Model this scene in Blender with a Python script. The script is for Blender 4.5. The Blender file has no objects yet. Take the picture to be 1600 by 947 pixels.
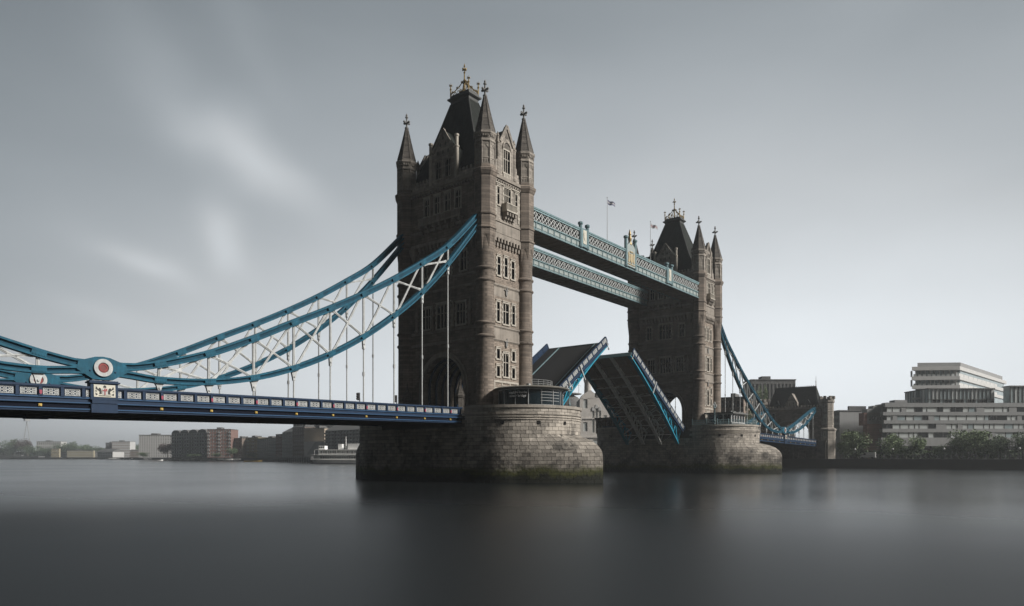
import bpy, math, random
from math import pi, sin, cos, sqrt, atan2, radians
from mathutils import Vector, Matrix
random.seed(7)
SC = bpy.context.scene
COL = SC.collection

# ------------------------------------------------------------ camera
CX, CY, CZ = -91.8, -83.6, 3.9
F = 1112.0                       # focal length in pixels of the 1600 px wide photograph
FW = (0.7826, 0.6225)            # viewing direction in plan
cam_d = bpy.data.cameras.new('camera')
cam = bpy.data.objects.new('camera', cam_d); COL.objects.link(cam)
cam.location = (CX, CY, CZ)
cam.rotation_euler = (pi / 2, 0, atan2(FW[1], FW[0]) - pi / 2)
cam_d.sensor_width = 36; cam_d.lens = F / 1600 * 36
cam_d.shift_y = (714 - 473.5) / 1600
cam_d.clip_start = 0.5; cam_d.clip_end = 9000
SC.camera = cam

# ------------------------------------------------------------ light
SUN_EL, SUN_AZ = radians(32), radians(-71)     # direction the light comes from, measured in plan from +x
sun_d = bpy.data.lights.new('sun', 'SUN'); sun = bpy.data.objects.new('sun', sun_d); COL.objects.link(sun)
sun_d.energy = 5.0; sun_d.angle = radians(14); sun_d.color = (1.0, 0.955, 0.90)
sv = Vector((cos(SUN_EL) * cos(SUN_AZ), cos(SUN_EL) * sin(SUN_AZ), sin(SUN_EL)))
sun.rotation_euler = sv.to_track_quat('Z', 'Y').to_euler()
W = bpy.data.worlds.new('World'); SC.world = W; W.use_nodes = True
nt = W.node_tree; N = nt.nodes; L = nt.links; N.clear()
def wn(t, **k):
    n = N.new(t)
    for a, b in k.items(): setattr(n, a, b)
    return n
def wmath(op, a, b=None, c=None, clamp=False):
    n = N.new('ShaderNodeMath'); n.operation = op; n.use_clamp = clamp
    for i, v in enumerate((a, b, c)):
        if v is None: continue
        if isinstance(v, (int, float)): n.inputs[i].default_value = v
        else: L.new(v, n.inputs[i])
    return n.outputs[0]
sky = wn('ShaderNodeTexSky', sky_type='NISHITA', sun_disc=False, sun_elevation=SUN_EL, sun_rotation=pi / 2 - SUN_AZ,
         air_density=1.5, dust_density=6.0, ozone_density=1.0)
tc = wn('ShaderNodeTexCoord'); sep = wn('ShaderNodeSeparateXYZ'); L.new(tc.outputs['Generated'], sep.inputs[0])
# elevation 0..1, horizon glow strongest a little right of the axis of view, cloud deck darkening upward
el = wmath('ARCSINE', wmath('ABSOLUTE', sep.outputs[2]))
gaz = atan2(FW[1], FW[0]) - radians(14)
lob = wmath('ADD', wmath('MULTIPLY', sep.outputs[0], cos(gaz)), wmath('MULTIPLY', sep.outputs[1], sin(gaz)))   # -1..1
hl = wmath('SQRT', wmath('ADD', wmath('MULTIPLY', sep.outputs[0], sep.outputs[0]), wmath('MULTIPLY', sep.outputs[1], sep.outputs[1])))
lobn = wmath('DIVIDE', lob, wmath('MAXIMUM', hl, 0.05))
glow = wmath('POWER', wmath('MULTIPLY_ADD', lobn, 0.5, 0.5, clamp=True), 3.6)
fall = wmath('EXPONENT', wmath('MULTIPLY', wmath('POWER', wmath('DIVIDE', el, radians(21)), 1.5), -1.0))
HB = wmath('MULTIPLY_ADD', glow, 0.98, 0.05)          # horizon brightness
# drawn-out clouds: noise stretched along the wind
mp = wn('ShaderNodeMapping'); mp.inputs['Rotation'].default_value = (radians(0), radians(38), radians(38.5))
mp.inputs['Scale'].default_value = (2.0, 2.0, 7.0); L.new(tc.outputs['Generated'], mp.inputs[0])
nz = wn('ShaderNodeTexNoise'); nz.inputs['Scale'].default_value = 1.15; nz.inputs['Detail'].default_value = 3.0
nz.inputs['Roughness'].default_value = 0.45; nz.inputs['Distortion'].default_value = 0.3
L.new(mp.outputs[0], nz.inputs['Vector'])
mp2 = wn('ShaderNodeMapping'); mp2.inputs['Scale'].default_value = (1.0, 1.0, 2.2); L.new(tc.outputs['Generated'], mp2.inputs[0])
nz2 = wn('ShaderNodeTexNoise'); nz2.inputs['Scale'].default_value = 2.1; nz2.inputs['Detail'].default_value = 2.0
L.new(mp2.outputs[0], nz2.inputs['Vector'])
cl = wmath('MULTIPLY', wmath('SUBTRACT', nz.outputs[0], 0.5), 0.34)
cl2 = wmath('MULTIPLY', wmath('SUBTRACT', nz2.outputs[0], 0.5), 0.5)
cmod = wmath('ADD', wmath('ADD', cl, cl2), 1.0)
base_ = wmath('MULTIPLY_ADD', wmath('POWER', wmath('MULTIPLY_ADD', lob, 0.5, 0.5, clamp=True), 1.7), 0.23, 0.02)     # cloud deck, darker away from the bright quarter
val = wmath('MULTIPLY_ADD', wmath('MULTIPLY', wmath('SUBTRACT', HB, 0.12), fall), wmath('MULTIPLY_ADD', cmod, 0.3, 0.7), wmath('MULTIPLY', cmod, base_))
# a few soft white smears of cloud, long-exposure drift toward the lower right
def smear(az_px, el_px, sx, sy, rot, amp):
    global val
    ax = atan2(az_px - 800, F); ee = atan2(714 - el_px, sqrt(F * F + (az_px - 800) ** 2))
    th = atan2(FW[1], FW[0]) - ax
    d = Vector((cos(ee) * cos(th), cos(ee) * sin(th), sin(ee)))
    rt = Vector((sin(th), -cos(th), 0)); up = rt.cross(d)
    A = rt * cos(rot) + up * sin(rot); B = up * cos(rot) - rt * sin(rot)
    def dot(v):
        n = N.new('ShaderNodeVectorMath'); n.operation = 'DOT_PRODUCT'; L.new(wv, n.inputs[0]); n.inputs[1].default_value = v
        return n.outputs['Value']
    u = wmath('DIVIDE', dot(A), sx); v = wmath('DIVIDE', dot(B), sy)
    front = wmath('GREATER_THAN', dot(d), 0.0)
    g = wmath('EXPONENT', wmath('MULTIPLY', wmath('ADD', wmath('MULTIPLY', u, u), wmath('MULTIPLY', v, v)), -1.0))
    g = wmath('MULTIPLY', wmath('MULTIPLY', g, front), wmath('MULTIPLY_ADD', nz2.outputs[0], 1.2, 0.4))
    val = wmath('MULTIPLY_ADD', g, amp, val)
nzv = wn('ShaderNodeTexNoise'); nzv.inputs['Scale'].default_value = 7.0; L.new(tc.outputs['Generated'], nzv.inputs['Vector'])
vm = N.new('ShaderNodeVectorMath'); vm.operation = 'MULTIPLY_ADD'; L.new(nzv.outputs['Color'], vm.inputs[0]); vm.inputs[1].default_value = (.09, .09, .09)
L.new(tc.outputs['Generated'], vm.inputs[2])
vs = N.new('ShaderNodeVectorMath'); vs.operation = 'SUBTRACT'; L.new(vm.outputs[0], vs.inputs[0]); vs.inputs[1].default_value = (.045, .045, .045)
wv = vs.outputs[0]
smear(345, 225, .10, .036, -.60, .10); smear(410, 265, .075, .03, -.55, .16); smear(355, 370, .040, .022, -1.15, .18)
smear(235, 405, .055, .016, -.35, .12); smear(160, 490, .06, .014, -.3, .04); smear(230, 70, .10, .03, -1.0, .03); smear(380, 60, .10, .025, -.95, .04)
col = wn('ShaderNodeMix', data_type='RGBA'); col.inputs['A'].default_value = (.775, .935, 1.065, 1); col.inputs['B'].default_value = (.945, 1.0, 1.045, 1)
L.new(wmath('MULTIPLY', val, 1.7, clamp=True), col.inputs['Factor'])
sc_ = N.new('ShaderNodeVectorMath'); sc_.operation = 'SCALE'; L.new(col.outputs['Result'], sc_.inputs[0]); L.new(val, sc_.inputs['Scale'])
ns = N.new('ShaderNodeVectorMath'); ns.operation = 'SCALE'; L.new(sky.outputs[0], ns.inputs[0]); ns.inputs['Scale'].default_value = 0.045
mixw = wn('ShaderNodeMix', data_type='RGBA'); mixw.inputs['Factor'].default_value = 0.94
L.new(ns.outputs[0], mixw.inputs['A']); L.new(sc_.outputs[0], mixw.inputs['B'])
bg = wn('ShaderNodeBackground'); bg.inputs['Strength'].default_value = 1.0; L.new(mixw.outputs['Result'], bg.inputs[0])
wo = wn('ShaderNodeOutputWorld'); L.new(bg.outputs[0], wo.inputs[0])
SC.view_settings.view_transform = 'Standard'; SC.view_settings.look = 'None'
SC.view_settings.exposure = 0.0; SC.view_settings.gamma = 1.0
SC.cycles.max_bounces = 5; SC.cycles.volume_bounces = 1; SC.cycles.caustics_reflective = False; SC.cycles.caustics_refractive = False
SC.cycles.use_denoising = True; SC.cycles.transparent_max_bounces = 8

# ------------------------------------------------------------ materials
def mat(name, colr, rough=.75, metal=0.0, var=0.0, vscale=.6, bump=0.0, bscale=8.0, brick=None, tone=0.0, moss=None, spec=None, streak=0.0, edge=None):
    """colr base colour; var large blotches; brick=(course height, length, mortar darkness, bump)."""
    m = bpy.data.materials.new(name); m.use_nodes = True
    t = m.node_tree; n = t.nodes; l = t.links; b = n['Principled BSDF']
    b.inputs['Roughness'].default_value = rough; b.inputs['Metallic'].default_value = metal
    if spec is not None: b.inputs['Specular IOR Level'].default_value = spec
    b.inputs['Base Color'].default_value = (*colr, 1)
    def mt(op, x, y=None, z=None, cl=False):
        q = n.new('ShaderNodeMath'); q.operation = op; q.use_clamp = cl
        for i, v in enumerate((x, y, z)):
            if v is None: continue
            if isinstance(v, (int, float)): q.inputs[i].default_value = v
            else: l.new(v, q.inputs[i])
        return q.outputs[0]
    if not (var or bump or brick or tone or moss or streak): return m
    co = n.new('ShaderNodeTexCoord').outputs['Object']
    fac = None
    def mulf(a): 
        nonlocal fac
        fac = a if fac is None else mt('MULTIPLY', fac, a)
    if var:
        q = n.new('ShaderNodeTexNoise'); q.inputs['Scale'].default_value = vscale; q.inputs['Detail'].default_value = 6; q.inputs['Roughness'].default_value = .65
        l.new(co, q.inputs['Vector']); mulf(mt('MULTIPLY_ADD', mt('SUBTRACT', q.outputs[0], .5), var * 2.6, 1.0))
    if streak:
        mm = n.new('ShaderNodeMapping'); mm.inputs['Scale'].default_value = (2.2, 2.2, .12); l.new(co, mm.inputs[0])
        q = n.new('ShaderNodeTexNoise'); q.inputs['Scale'].default_value = 1.0; q.inputs['Detail'].default_value = 4; l.new(mm.outputs[0], q.inputs['Vector'])
        mulf(mt('MULTIPLY_ADD', mt('SUBTRACT', q.outputs[0], .5), streak * 2.6, 1.0))
    if tone:
        at_ = n.new('ShaderNodeAttribute'); at_.attribute_name = 'tone'
        oi = n.new('ShaderNodeObjectInfo')
        r = mt('FRACT', mt('ADD', at_.outputs['Fac'], oi.outputs['Random']))
        mulf(mt('MULTIPLY_ADD', mt('SUBTRACT', r, .5), tone * 2, 1.0))
    hgt = None
    if brick:
        s = n.new('ShaderNodeSeparateXYZ'); l.new(co, s.inputs[0]); cb = n.new('ShaderNodeCombineXYZ')
        l.new(mt('ADD', s.outputs[0], s.outputs[1]), cb.inputs[0]); l.new(s.outputs[2], cb.inputs[1])
        k = n.new('ShaderNodeTexBrick'); l.new(cb.outputs[0], k.inputs['Vector']); k.inputs['Scale'].default_value = 1.0
        k.inputs['Row Height'].default_value = brick[0]; k.inputs['Brick Width'].default_value = brick[1]; k.inputs['Mortar Size'].default_value = brick[0] * .07
        k.inputs['Color1'].default_value = (.72, .72, .72, 1); k.inputs['Color2'].default_value = (1.22, 1.2, 1.17, 1)
        d = brick[2]; k.inputs['Mortar'].default_value = (d, d, d, 1); k.inputs['Mortar Smooth'].default_value = .3
        mulf(k.outputs['Color']); hgt = mt('MULTIPLY', k.outputs['Fac'], -brick[3])
    if bump:
        q = n.new('ShaderNodeTexNoise'); q.inputs['Scale'].default_value = bscale; q.inputs['Detail'].default_value = 5; l.new(co, q.inputs['Vector'])
        h2 = mt('MULTIPLY', q.outputs[0], bump); hgt = h2 if hgt is None else mt('ADD', hgt, h2)
    out = None
    if fac is not None:
        v = n.new('ShaderNodeVectorMath'); v.operation = 'SCALE'; v.inputs[0].default_value = colr; l.new(fac, v.inputs['Scale']); out = v.outputs[0]
    if moss:
        z0, z1, mc = moss
        g = n.new('ShaderNodeNewGeometry'); s = n.new('ShaderNodeSeparateXYZ'); l.new(g.outputs['Position'], s.inputs[0])
        q = n.new('ShaderNodeTexNoise'); q.inputs['Scale'].default_value = .35; q.inputs['Detail'].default_value = 9; q.inputs['Roughness'].default_value = .75; l.new(g.outputs['Position'], q.inputs['Vector'])
        zz = mt('MULTIPLY_ADD', mt('SUBTRACT', q.outputs[0], .5), 3.6, s.outputs[2])
        # dark weathering blotches
        q3 = n.new('ShaderNodeTexNoise'); q3.inputs['Scale'].default_value = .22; q3.inputs['Detail'].default_value = 9; q3.inputs['Roughness'].default_value = .72; l.new(g.outputs['Position'], q3.inputs['Vector'])
        f3 = mt('MULTIPLY', mt('DIVIDE', mt('SUBTRACT', mt('MULTIPLY_ADD', s.outputs[2], -.012, q3.outputs[0]), .43), .10, cl=True), .72)
        m3 = n.new('ShaderNodeMix'); m3.data_type = 'RGBA'; l.new(f3, m3.inputs['Factor'])
        l.new(out, m3.inputs['A']) if out else None
        m3.inputs['B'].default_value = (.022, .022, .02, 1)
        f = mt('DIVIDE', mt('SUBTRACT', z1, zz), (z1 - z0) * .55, cl=True)
        mx = n.new('ShaderNodeMix'); mx.data_type = 'RGBA'; l.new(f, mx.inputs['Factor']); l.new(m3.outputs['Result'], mx.inputs['A']); mx.inputs['B'].default_value = (*mc, 1)
        # wet, near-black band right above the water
        f2 = mt('DIVIDE', mt('SUBTRACT', z0 + .75, zz), .6, cl=True)
        m2 = n.new('ShaderNodeMix'); m2.data_type = 'RGBA'; l.new(f2, m2.inputs['Factor']); l.new(mx.outputs['Result'], m2.inputs['A']); m2.inputs['B'].default_value = (.014, .016, .010, 1)
        out = m2.outputs['Result']
    if out is not None: l.new(out, b.inputs['Base Color'])
    if hgt is not None:
        bp = n.new('ShaderNodeBump'); bp.inputs['Strength'].default_value = 1.0; bp.inputs['Distance'].default_value = 1.0
        l.new(hgt, bp.inputs['Height']); l.new(bp.outputs[0], b.inputs['Normal'])
    return m
M = {}
M['stone'] = mat('tower_granite', (.19, .158, .13), .85, var=.6, vscale=.35, bump=.03, bscale=5, brick=(.42, 1.05, .62, .03), streak=.22)
M['rubble'] = mat('tower_rubble_wall', (.27, .225, .185), .9, var=.6, vscale=1.2, bump=.06, bscale=3, brick=(.28, .6, .55, .03), streak=.15)
M['ashlar'] = mat('smooth_stone_band', (.25, .222, .19), .82, var=.45, vscale=.6, bump=.02, bscale=6, streak=.35)
M['portland'] = mat('pale_window_stone', (.40, .37, .32), .8, var=.4, vscale=1.4, bump=.02, bscale=8, streak=.25)
M['upstone'] = mat('upper_turret_stone', (.28, .252, .218), .82, var=.55, vscale=.8, bump=.03, bscale=6, brick=(.5, .9, .7, .02), streak=.4)
M['spire'] = mat('spire_stone', (.12, .108, .095), .9, var=.45, vscale=1.3, bump=.05, bscale=6, brick=(.3, .4, .45, .05), streak=.2)
M['slate'] = mat('dark_green_slates', (.018, .022, .019), .85, var=.4, vscale=.8, bump=.03, bscale=3, brick=(.28, .35, .5, .03), streak=.5, spec=.25)
M['lead'] = mat('lead_flashing', (.05, .052, .05), .6, var=.3)
M['gold'] = mat('gilding', (.22, .155, .055), .5, metal=.4, var=.3, vscale=3)
M['finial'] = mat('finial_stone', (.19, .19, .185), .8, var=.3, vscale=3)
M['glass'] = mat('dark_window_glass', (.012, .014, .016), .12, var=.3, vscale=.5)
M['pier'] = mat('pier_granite', (.33, .30, .26), .85, var=.4, vscale=.45, bump=.04, bscale=4, tone=.3, moss=(.7, 2.7, (.062, .066, .017)), streak=.3)
M['mortar'] = mat('pier_joints', (.05, .046, .04), .95, moss=(.7, 1.8, (.02, .024, .01)), var=.2)
M['teal'] = mat('teal_paint', (.006, .082, .132), .58, spec=.25, var=.42, vscale=1.6, streak=.42, bump=.004, bscale=14)
M['tealweb'] = mat('painted_shade_teal_web', (.004, .05, .085), .6, spec=.2, var=.3, streak=.3)  # darker copy of the teal; shade of the recessed web put into its colour
M['tealdark'] = mat('deep_blue_paint', (.010, .028, .064), .5, spec=.25, var=.25, vscale=.9, streak=.2)
M['bluelight'] = mat('mid_blue_paint', (.02, .065, .14), .5, spec=.3, var=.2, vscale=.9)
M['navy'] = mat('blackish_blue_girder', (.006, .008, .016), .85, spec=.12, var=.3, vscale=.8)
M['white'] = mat('white_paint', (.43, .445, .44), .55, var=.4, vscale=1.8, streak=.4)
M['cream'] = mat('cream_paint', (.55, .53, .45), .5, var=.25, vscale=3)
M['red'] = mat('red_paint', (.30, .03, .03), .5, var=.2, vscale=3)
M['darkred'] = mat('brick_red_paint', (.14, .022, .018), .5, var=.3, vscale=3)
M['pink'] = mat('pinkish_red_shield', (.28, .035, .07), .5)
M['yellow'] = mat('amber_lens', (.50, .34, .08), .4)
M['wgreen'] = mat('faded_blue_green_paint', (.20, .31, .33), .5, var=.35, vscale=1.1, streak=.3)
M['wblue'] = mat('faded_blue_paint', (.14, .225, .245), .5, var=.3, vscale=1.1, streak=.3)
M['wpanel'] = mat('pale_walkway_panel', (.30, .345, .335), .6, var=.3, vscale=2.5)
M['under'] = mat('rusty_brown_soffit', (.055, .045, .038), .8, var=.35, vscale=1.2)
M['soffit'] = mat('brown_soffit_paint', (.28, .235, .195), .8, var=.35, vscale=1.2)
M['asphalt'] = mat('asphalt', (.014, .014, .015), .9, var=.2, bump=.01, bscale=20)
M['girder'] = mat('grey_brown_girder_paint', (.62, .61, .58), .6, var=.35, vscale=1.0, streak=.25)
M['cyan'] = mat('bright_blue_girder_paint', (.02, .24, .35), .5, spec=.3, var=.2, vscale=1.0)
M['steel'] = mat('painted_steel_grey', (.35, .36, .36), .45, var=.15)
M['roofmetal'] = mat('kiosk_roof_metal', (.20, .19, .165), .5, var=.3, vscale=1.5)
M['black'] = mat('black_paint', (.012, .012, .013), .5)
M['hole_shade'] = mat('painted_hole_shade', (.006, .006, .006), 1.0)  # near-black colour standing in for the shade inside the drains
M['brick'] = mat('red_brick', (.22, .135, .115), .9, var=.3, vscale=.4, brick=(.3, .8, .8, .01))
M['brownbrick'] = mat('brown_brick', (.23, .185, .155), .9, var=.35, vscale=.3, brick=(.3, .8, .8, .01))
M['yellowbrick'] = mat('yellow_brick', (.36, .32, .22), .9, var=.3, vscale=.3)
M['greybrick'] = mat('grey_brick', (.32, .32, .315), .9, var=.3, vscale=.2)
M['concrete'] = mat('grey_concrete', (.27, .274, .275), .85, var=.18, vscale=.3, streak=.1)
M['palecon'] = mat('pale_concrete', (.55, .55, .54), .8, var=.12, vscale=.3)
M['darkcon'] = mat('dark_concrete', (.12, .12, .118), .85, var=.2, vscale=.3)
M['blind'] = mat('window_with_pale_blind', (.5, .53, .525), .35, var=.15, vscale=.25)
M['tglass'] = mat('greenish_glazing', (.30, .36, .375), .15, var=.4, vscale=.25)
M['tan'] = mat('tan_render', (.42, .35, .27), .9, var=.1)
M['shipwhite'] = mat('ship_white_paint', (.8, .8, .78), .5, var=.15)
M['land'] = mat('bank_ground', (.09, .088, .08), .95, var=.3, vscale=.05)
M['wall'] = mat('river_wall_stone', (.14, .14, .125), .9, var=.4, vscale=.5, brick=(.5, 1.2, .6, .02), streak=.3, moss=(.5, 1.4, (.022, .028, .012)))
M['flagblue'] = mat('flag_blue', (.22, .23, .34), .8); M['flagwhite'] = mat('flag_white', (.6, .6, .62), .8); M['flagred'] = mat('flag_red', (.5, .35, .38), .8)
M['pierplain'] = mat('abutment_granite', (.13, .118, .10), .88, var=.4, vscale=.4, brick=(.55, 1.2, .6, .03), streak=.3, moss=(.55, 1.9, (.03, .034, .014)))
kg = bpy.data.materials.new('kiosk_glass'); kg.use_nodes = True; _t = kg.node_tree; _b = _t.nodes['Principled BSDF']; _b.inputs['Base Color'].default_value = (.02, .035, .045, 1); _b.inputs['Roughness'].default_value = .06
_tr = _t.nodes.new('ShaderNodeBsdfTransparent'); _tr.inputs[0].default_value = (.4, .52, .56, 1); _mx = _t.nodes.new('ShaderNodeMixShader'); _mx.inputs[0].default_value = .6
_t.links.new(_tr.outputs[0], _mx.inputs[1]); _t.links.new(_b.outputs[0], _mx.inputs[2]); _t.links.new(_mx.outputs[0], _t.nodes['Material Output'].inputs[0]); M['kglass'] = kg
M['brewstone'] = mat('sooty_pale_brick', (.62, .59, .55), .9, var=.25, vscale=.3); M['fin'] = mat('grey_fin_glass', (.13, .14, .145), .4, var=.2)
hz = bpy.data.materials.new('haze'); hz.use_nodes = True; _n = hz.node_tree.nodes; _n.remove(_n['Principled BSDF'])
_v = _n.new('ShaderNodeVolumePrincipled'); _v.inputs['Color'].default_value = (.93, .96, .98, 1); _v.inputs['Density'].default_value = .0003; _v.inputs['Anisotropy'].default_value = .5
hz.node_tree.links.new(_v.outputs[0], _n['Material Output'].inputs['Volume']); M['haze'] = hz
M['signwhite'] = mat('white_lettering', (.85, .85, .85), .5); M['carved'] = mat('carved_tan_arms', (.40, .33, .20), .6, var=.5, vscale=4)
M['girderpale'] = mat('pale_girder_paint', (.78, .77, .73), .6, var=.3, vscale=1.2, streak=.3)
M['skin'] = mat('skin', (.35, .22, .16), .6)
M['cloth'] = mat('dark_clothing', (.06, .06, .075), .9)
M['bark'] = mat('bark', (.05, .04, .03), .95, var=.3)
def foliage(name, c):
    m = mat(name, c, .75, var=.45, vscale=.5, tone=.35)
    return m
M['leaf'] = foliage('plane_tree_leaves', (.14, .19, .09)); M['leaf2'] = foliage('darker_leaves', (.09, .13, .065)); M['leaf3'] = foliage('copper_leaves', (.06, .035, .03))

# water: calm long-exposure surface
wm = bpy.data.materials.new('river_water'); wm.use_nodes = True; t = wm.node_tree; b = t.nodes['Principled BSDF']
b.inputs['Base Color'].default_value = (.009, .011, .012, 1); b.inputs['Roughness'].default_value = .27; b.inputs['IOR'].default_value = 1.33
g = t.nodes.new('ShaderNodeNewGeometry'); mpn = t.nodes.new('ShaderNodeMapping'); mpn.inputs['Scale'].default_value = (.02, .02, .02); t.links.new(g.outputs['Position'], mpn.inputs[0])
q = t.nodes.new('ShaderNodeTexNoise'); q.inputs['Scale'].default_value = 1.0; q.inputs['Detail'].default_value = 3; t.links.new(mpn.outputs[0], q.inputs['Vector'])
mr = t.nodes.new('ShaderNodeMapRange'); mr.inputs['From Min'].default_value = .3; mr.inputs['From Max'].default_value = .7; mr.inputs['To Min'].default_value = .22; mr.inputs['To Max'].default_value = .29
t.links.new(q.outputs[0], mr.inputs[0])
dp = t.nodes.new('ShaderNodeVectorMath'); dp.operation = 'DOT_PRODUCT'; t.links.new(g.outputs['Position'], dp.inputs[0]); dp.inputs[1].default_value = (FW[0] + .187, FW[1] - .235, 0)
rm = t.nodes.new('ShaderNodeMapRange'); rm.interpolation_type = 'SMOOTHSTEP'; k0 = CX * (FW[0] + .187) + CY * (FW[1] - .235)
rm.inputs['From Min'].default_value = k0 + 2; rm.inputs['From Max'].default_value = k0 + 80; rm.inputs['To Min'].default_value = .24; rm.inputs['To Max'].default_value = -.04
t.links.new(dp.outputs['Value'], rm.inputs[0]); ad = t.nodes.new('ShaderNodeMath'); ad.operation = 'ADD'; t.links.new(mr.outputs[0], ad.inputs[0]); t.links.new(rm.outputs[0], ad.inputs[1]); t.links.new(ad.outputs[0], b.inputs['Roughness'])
M['water'] = wm

# ------------------------------------------------------------ mesh helpers
class MB:
    def __init__(s): s.v = []; s.f = []; s.t = []; s.mi = []; s.m = 0; s.tone = 0.0
    def add(s, vs, fs):
        o = len(s.v); s.v += [tuple(p) for p in vs]
        for f in fs: s.f.append([i + o for i in f]); s.t.append(s.tone); s.mi.append(s.m)
        return s
    def hexa(s, p):   # p: 4 bottom, 4 top, same winding
        return s.add(p, [(3, 2, 1, 0), (4, 5, 6, 7), (0, 1, 5, 4), (1, 2, 6, 5), (2, 3, 7, 6), (3, 0, 4, 7)])
    def box(s, x0, x1, y0, y1, z0, z1):
        return s.hexa([(x0, y0, z0), (x1, y0, z0), (x1, y1, z0), (x0, y1, z0), (x0, y0, z1), (x1, y0, z1), (x1, y1, z1), (x0, y1, z1)])
    def mbox(s, mp, u0, u1, z0, z1, d0, d1):     # box in a wall frame
        P = lambda u, z, d: mp(u, z, d)
        return s.hexa([P(u0, z0, d0), P(u1, z0, d0), P(u1, z0, d1), P(u0, z0, d1), P(u0, z1, d0), P(u1, z1, d0), P(u1, z1, d1), P(u0, z1, d1)])
    def poly(s, mp, pts, d0, d1):               # polygon (u,z) extruded between depths
        n = len(pts); v = [mp(u, z, d0) for u, z in pts] + [mp(u, z, d1) for u, z in pts]
        fs = [tuple(range(n))[::-1], tuple(range(n, 2 * n))] + [(i, (i + 1) % n, n + (i + 1) % n, n + i) for i in range(n)]
        return s.add(v, fs)
    def prism(s, pts, z0, z1):
        return s.poly(lambda u, z, d: (u, z, d), pts, z0, z1)
    def rings(s, rs, closed=True, cap=True):    # list of rings of points
        n = len(rs[0]); v = [p for r in rs for p in r]; fs = []
        for k in range(len(rs) - 1):
            for i in range(n if closed else n - 1):
                j = (i + 1) % n; fs.append((k * n + i, k * n + j, (k + 1) * n + j, (k + 1) * n + i))
        if cap: fs += [tuple(range(n))[::-1], tuple(range((len(rs) - 1) * n, len(rs) * n))]
        return s.add(v, fs)
    def lathe(s, prof, cx=0, cy=0, n=8, rot=0, sx=1, sy=1, cap=True):
        return s.rings([[(cx + r * sx * cos(rot + 2 * pi * i / n), cy + r * sy * sin(rot + 2 * pi * i / n), z) for i in range(n)] for r, z in prof], cap=cap)
    def beam(s, p, q, w, h, up=(0, 0, 1)):      # rectangular bar, w sideways, h along up
        p = Vector(p); q = Vector(q); d = (q - p).normalized(); u = Vector(up)
        if abs(d.dot(u)) > .99: u = Vector((0, 1, 0))
        a = d.cross(u).normalized() * (w / 2); b = a.cross(d).normalized() * (h / 2)
        return s.hexa([p - a - b, p + a - b, p + a + b, p - a + b, q - a - b, q + a - b, q + a + b, q - a + b])
    def tube(s, p, q, r, n=6, r2=None):
        p = Vector(p); q = Vector(q); d = (q - p).normalized(); u = Vector((0, 0, 1)) if abs(d.z) < .95 else Vector((1, 0, 0))
        a = d.cross(u).normalized(); b = a.cross(d); r2 = r if r2 is None else r2
        return s.rings([[p + (a * cos(2 * pi * i / n) + b * sin(2 * pi * i / n)) * r for i in range(n)], [q + (a * cos(2 * pi * i / n) + b * sin(2 * pi * i / n)) * r2 for i in range(n)]])
    def ball(s, c, r, n=8, m=5, sz=1):
        pr = [(max(.001, r * sin(pi * k / m)), c[2] - r * sz * cos(pi * k / m)) for k in range(m + 1)]
        return s.lathe(pr, c[0], c[1], n)
    def wall(s, mp, u0, u1, z0, z1, ops, dep=.35):
        us = sorted({u0, u1, *[a for o in ops for a in o[:2]]}); zs = sorted({z0, z1, *[a for o in ops for a in o[2:4]]})
        for i in range(len(us) - 1):
            for j in range(len(zs) - 1):
                a, b, c, d = us[i], us[i + 1], zs[j], zs[j + 1]; um = (a + b) / 2; zm = (c + d) / 2
                if any(o[0] < um < o[1] and o[2] < zm < o[3] for o in ops): continue
                s.add([mp(a, c, 0), mp(b, c, 0), mp(b, d, 0), mp(a, d, 0)], [(0, 1, 2, 3)])
        for a, b, c, d in ops:
            A = [mp(a, c, 0), mp(b, c, 0), mp(b, d, 0), mp(a, d, 0), mp(a, c, -dep), mp(b, c, -dep), mp(b, d, -dep), mp(a, d, -dep)]
            s.add(A, [(0, 1, 5, 4), (1, 2, 6, 5), (2, 3, 7, 6), (3, 0, 4, 7)])
        return s
    def data(s, name, mats, smooth=None):
        me = bpy.data.meshes.new(name); me.from_pydata(s.v, [], s.f)
        for m in (mats if isinstance(mats, (list, tuple)) else [mats]): me.materials.append(M[m] if isinstance(m, str) else m)
        if any(s.mi): me.polygons.foreach_set('material_index', s.mi)
        if any(s.t):
            a = me.attributes.new('tone', 'FLOAT', 'FACE'); a.data.foreach_set('value', s.t)
        me.validate(); me.update()
        if smooth:
            me.polygons.foreach_set('use_smooth', [True] * len(me.polygons)); me.set_sharp_from_angle(angle=radians(smooth))
        return me
    def obj(s, name, mats, parent=None, smooth=None, **k):
        return link(name, s.data(name, mats, smooth), parent, **k)
def link(name, me, parent=None, loc=None, rot=None, scale=None, **k):
    o = bpy.data.objects.new(name, me); COL.objects.link(o)
    if parent is not None: o.parent = parent
    if loc: o.location = loc
    if rot: o.rotation_euler = rot
    if scale: o.scale = scale
    for a, b in k.items(): o[a] = b
    return o
def thing(name, label, cat, loc=(0, 0, 0), rotz=0, group=None, rot=None):
    o = link(name, None, loc=loc, rot=rot or (0, 0, rotz)); o['label'] = label; o['category'] = cat
    o.empty_display_size = .1
    if group: o['group'] = group
    return o
KIDS = {}
def copy_tree(o, loc=None, rot=None, label=None, parent=None, scale=None):
    if not KIDS.get('built'): pass
    c = o.copy(); COL.objects.link(c)
    if parent is not None: c.parent = parent
    if loc is not None: c.location = loc
    if rot is not None: c.rotation_euler = rot
    if scale is not None: c.scale = scale
    if label: c['label'] = label
    for ch in kids(o): copy_tree(ch, parent=c)
    return c
def kids(o):
    if '_k' not in KIDS:
        d = {}
        for x in COL.objects:
            if x.parent: d.setdefault(x.parent.name, []).append(x)
        KIDS['_k'] = d
    return KIDS['_k'].get(o.name, [])
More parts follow.
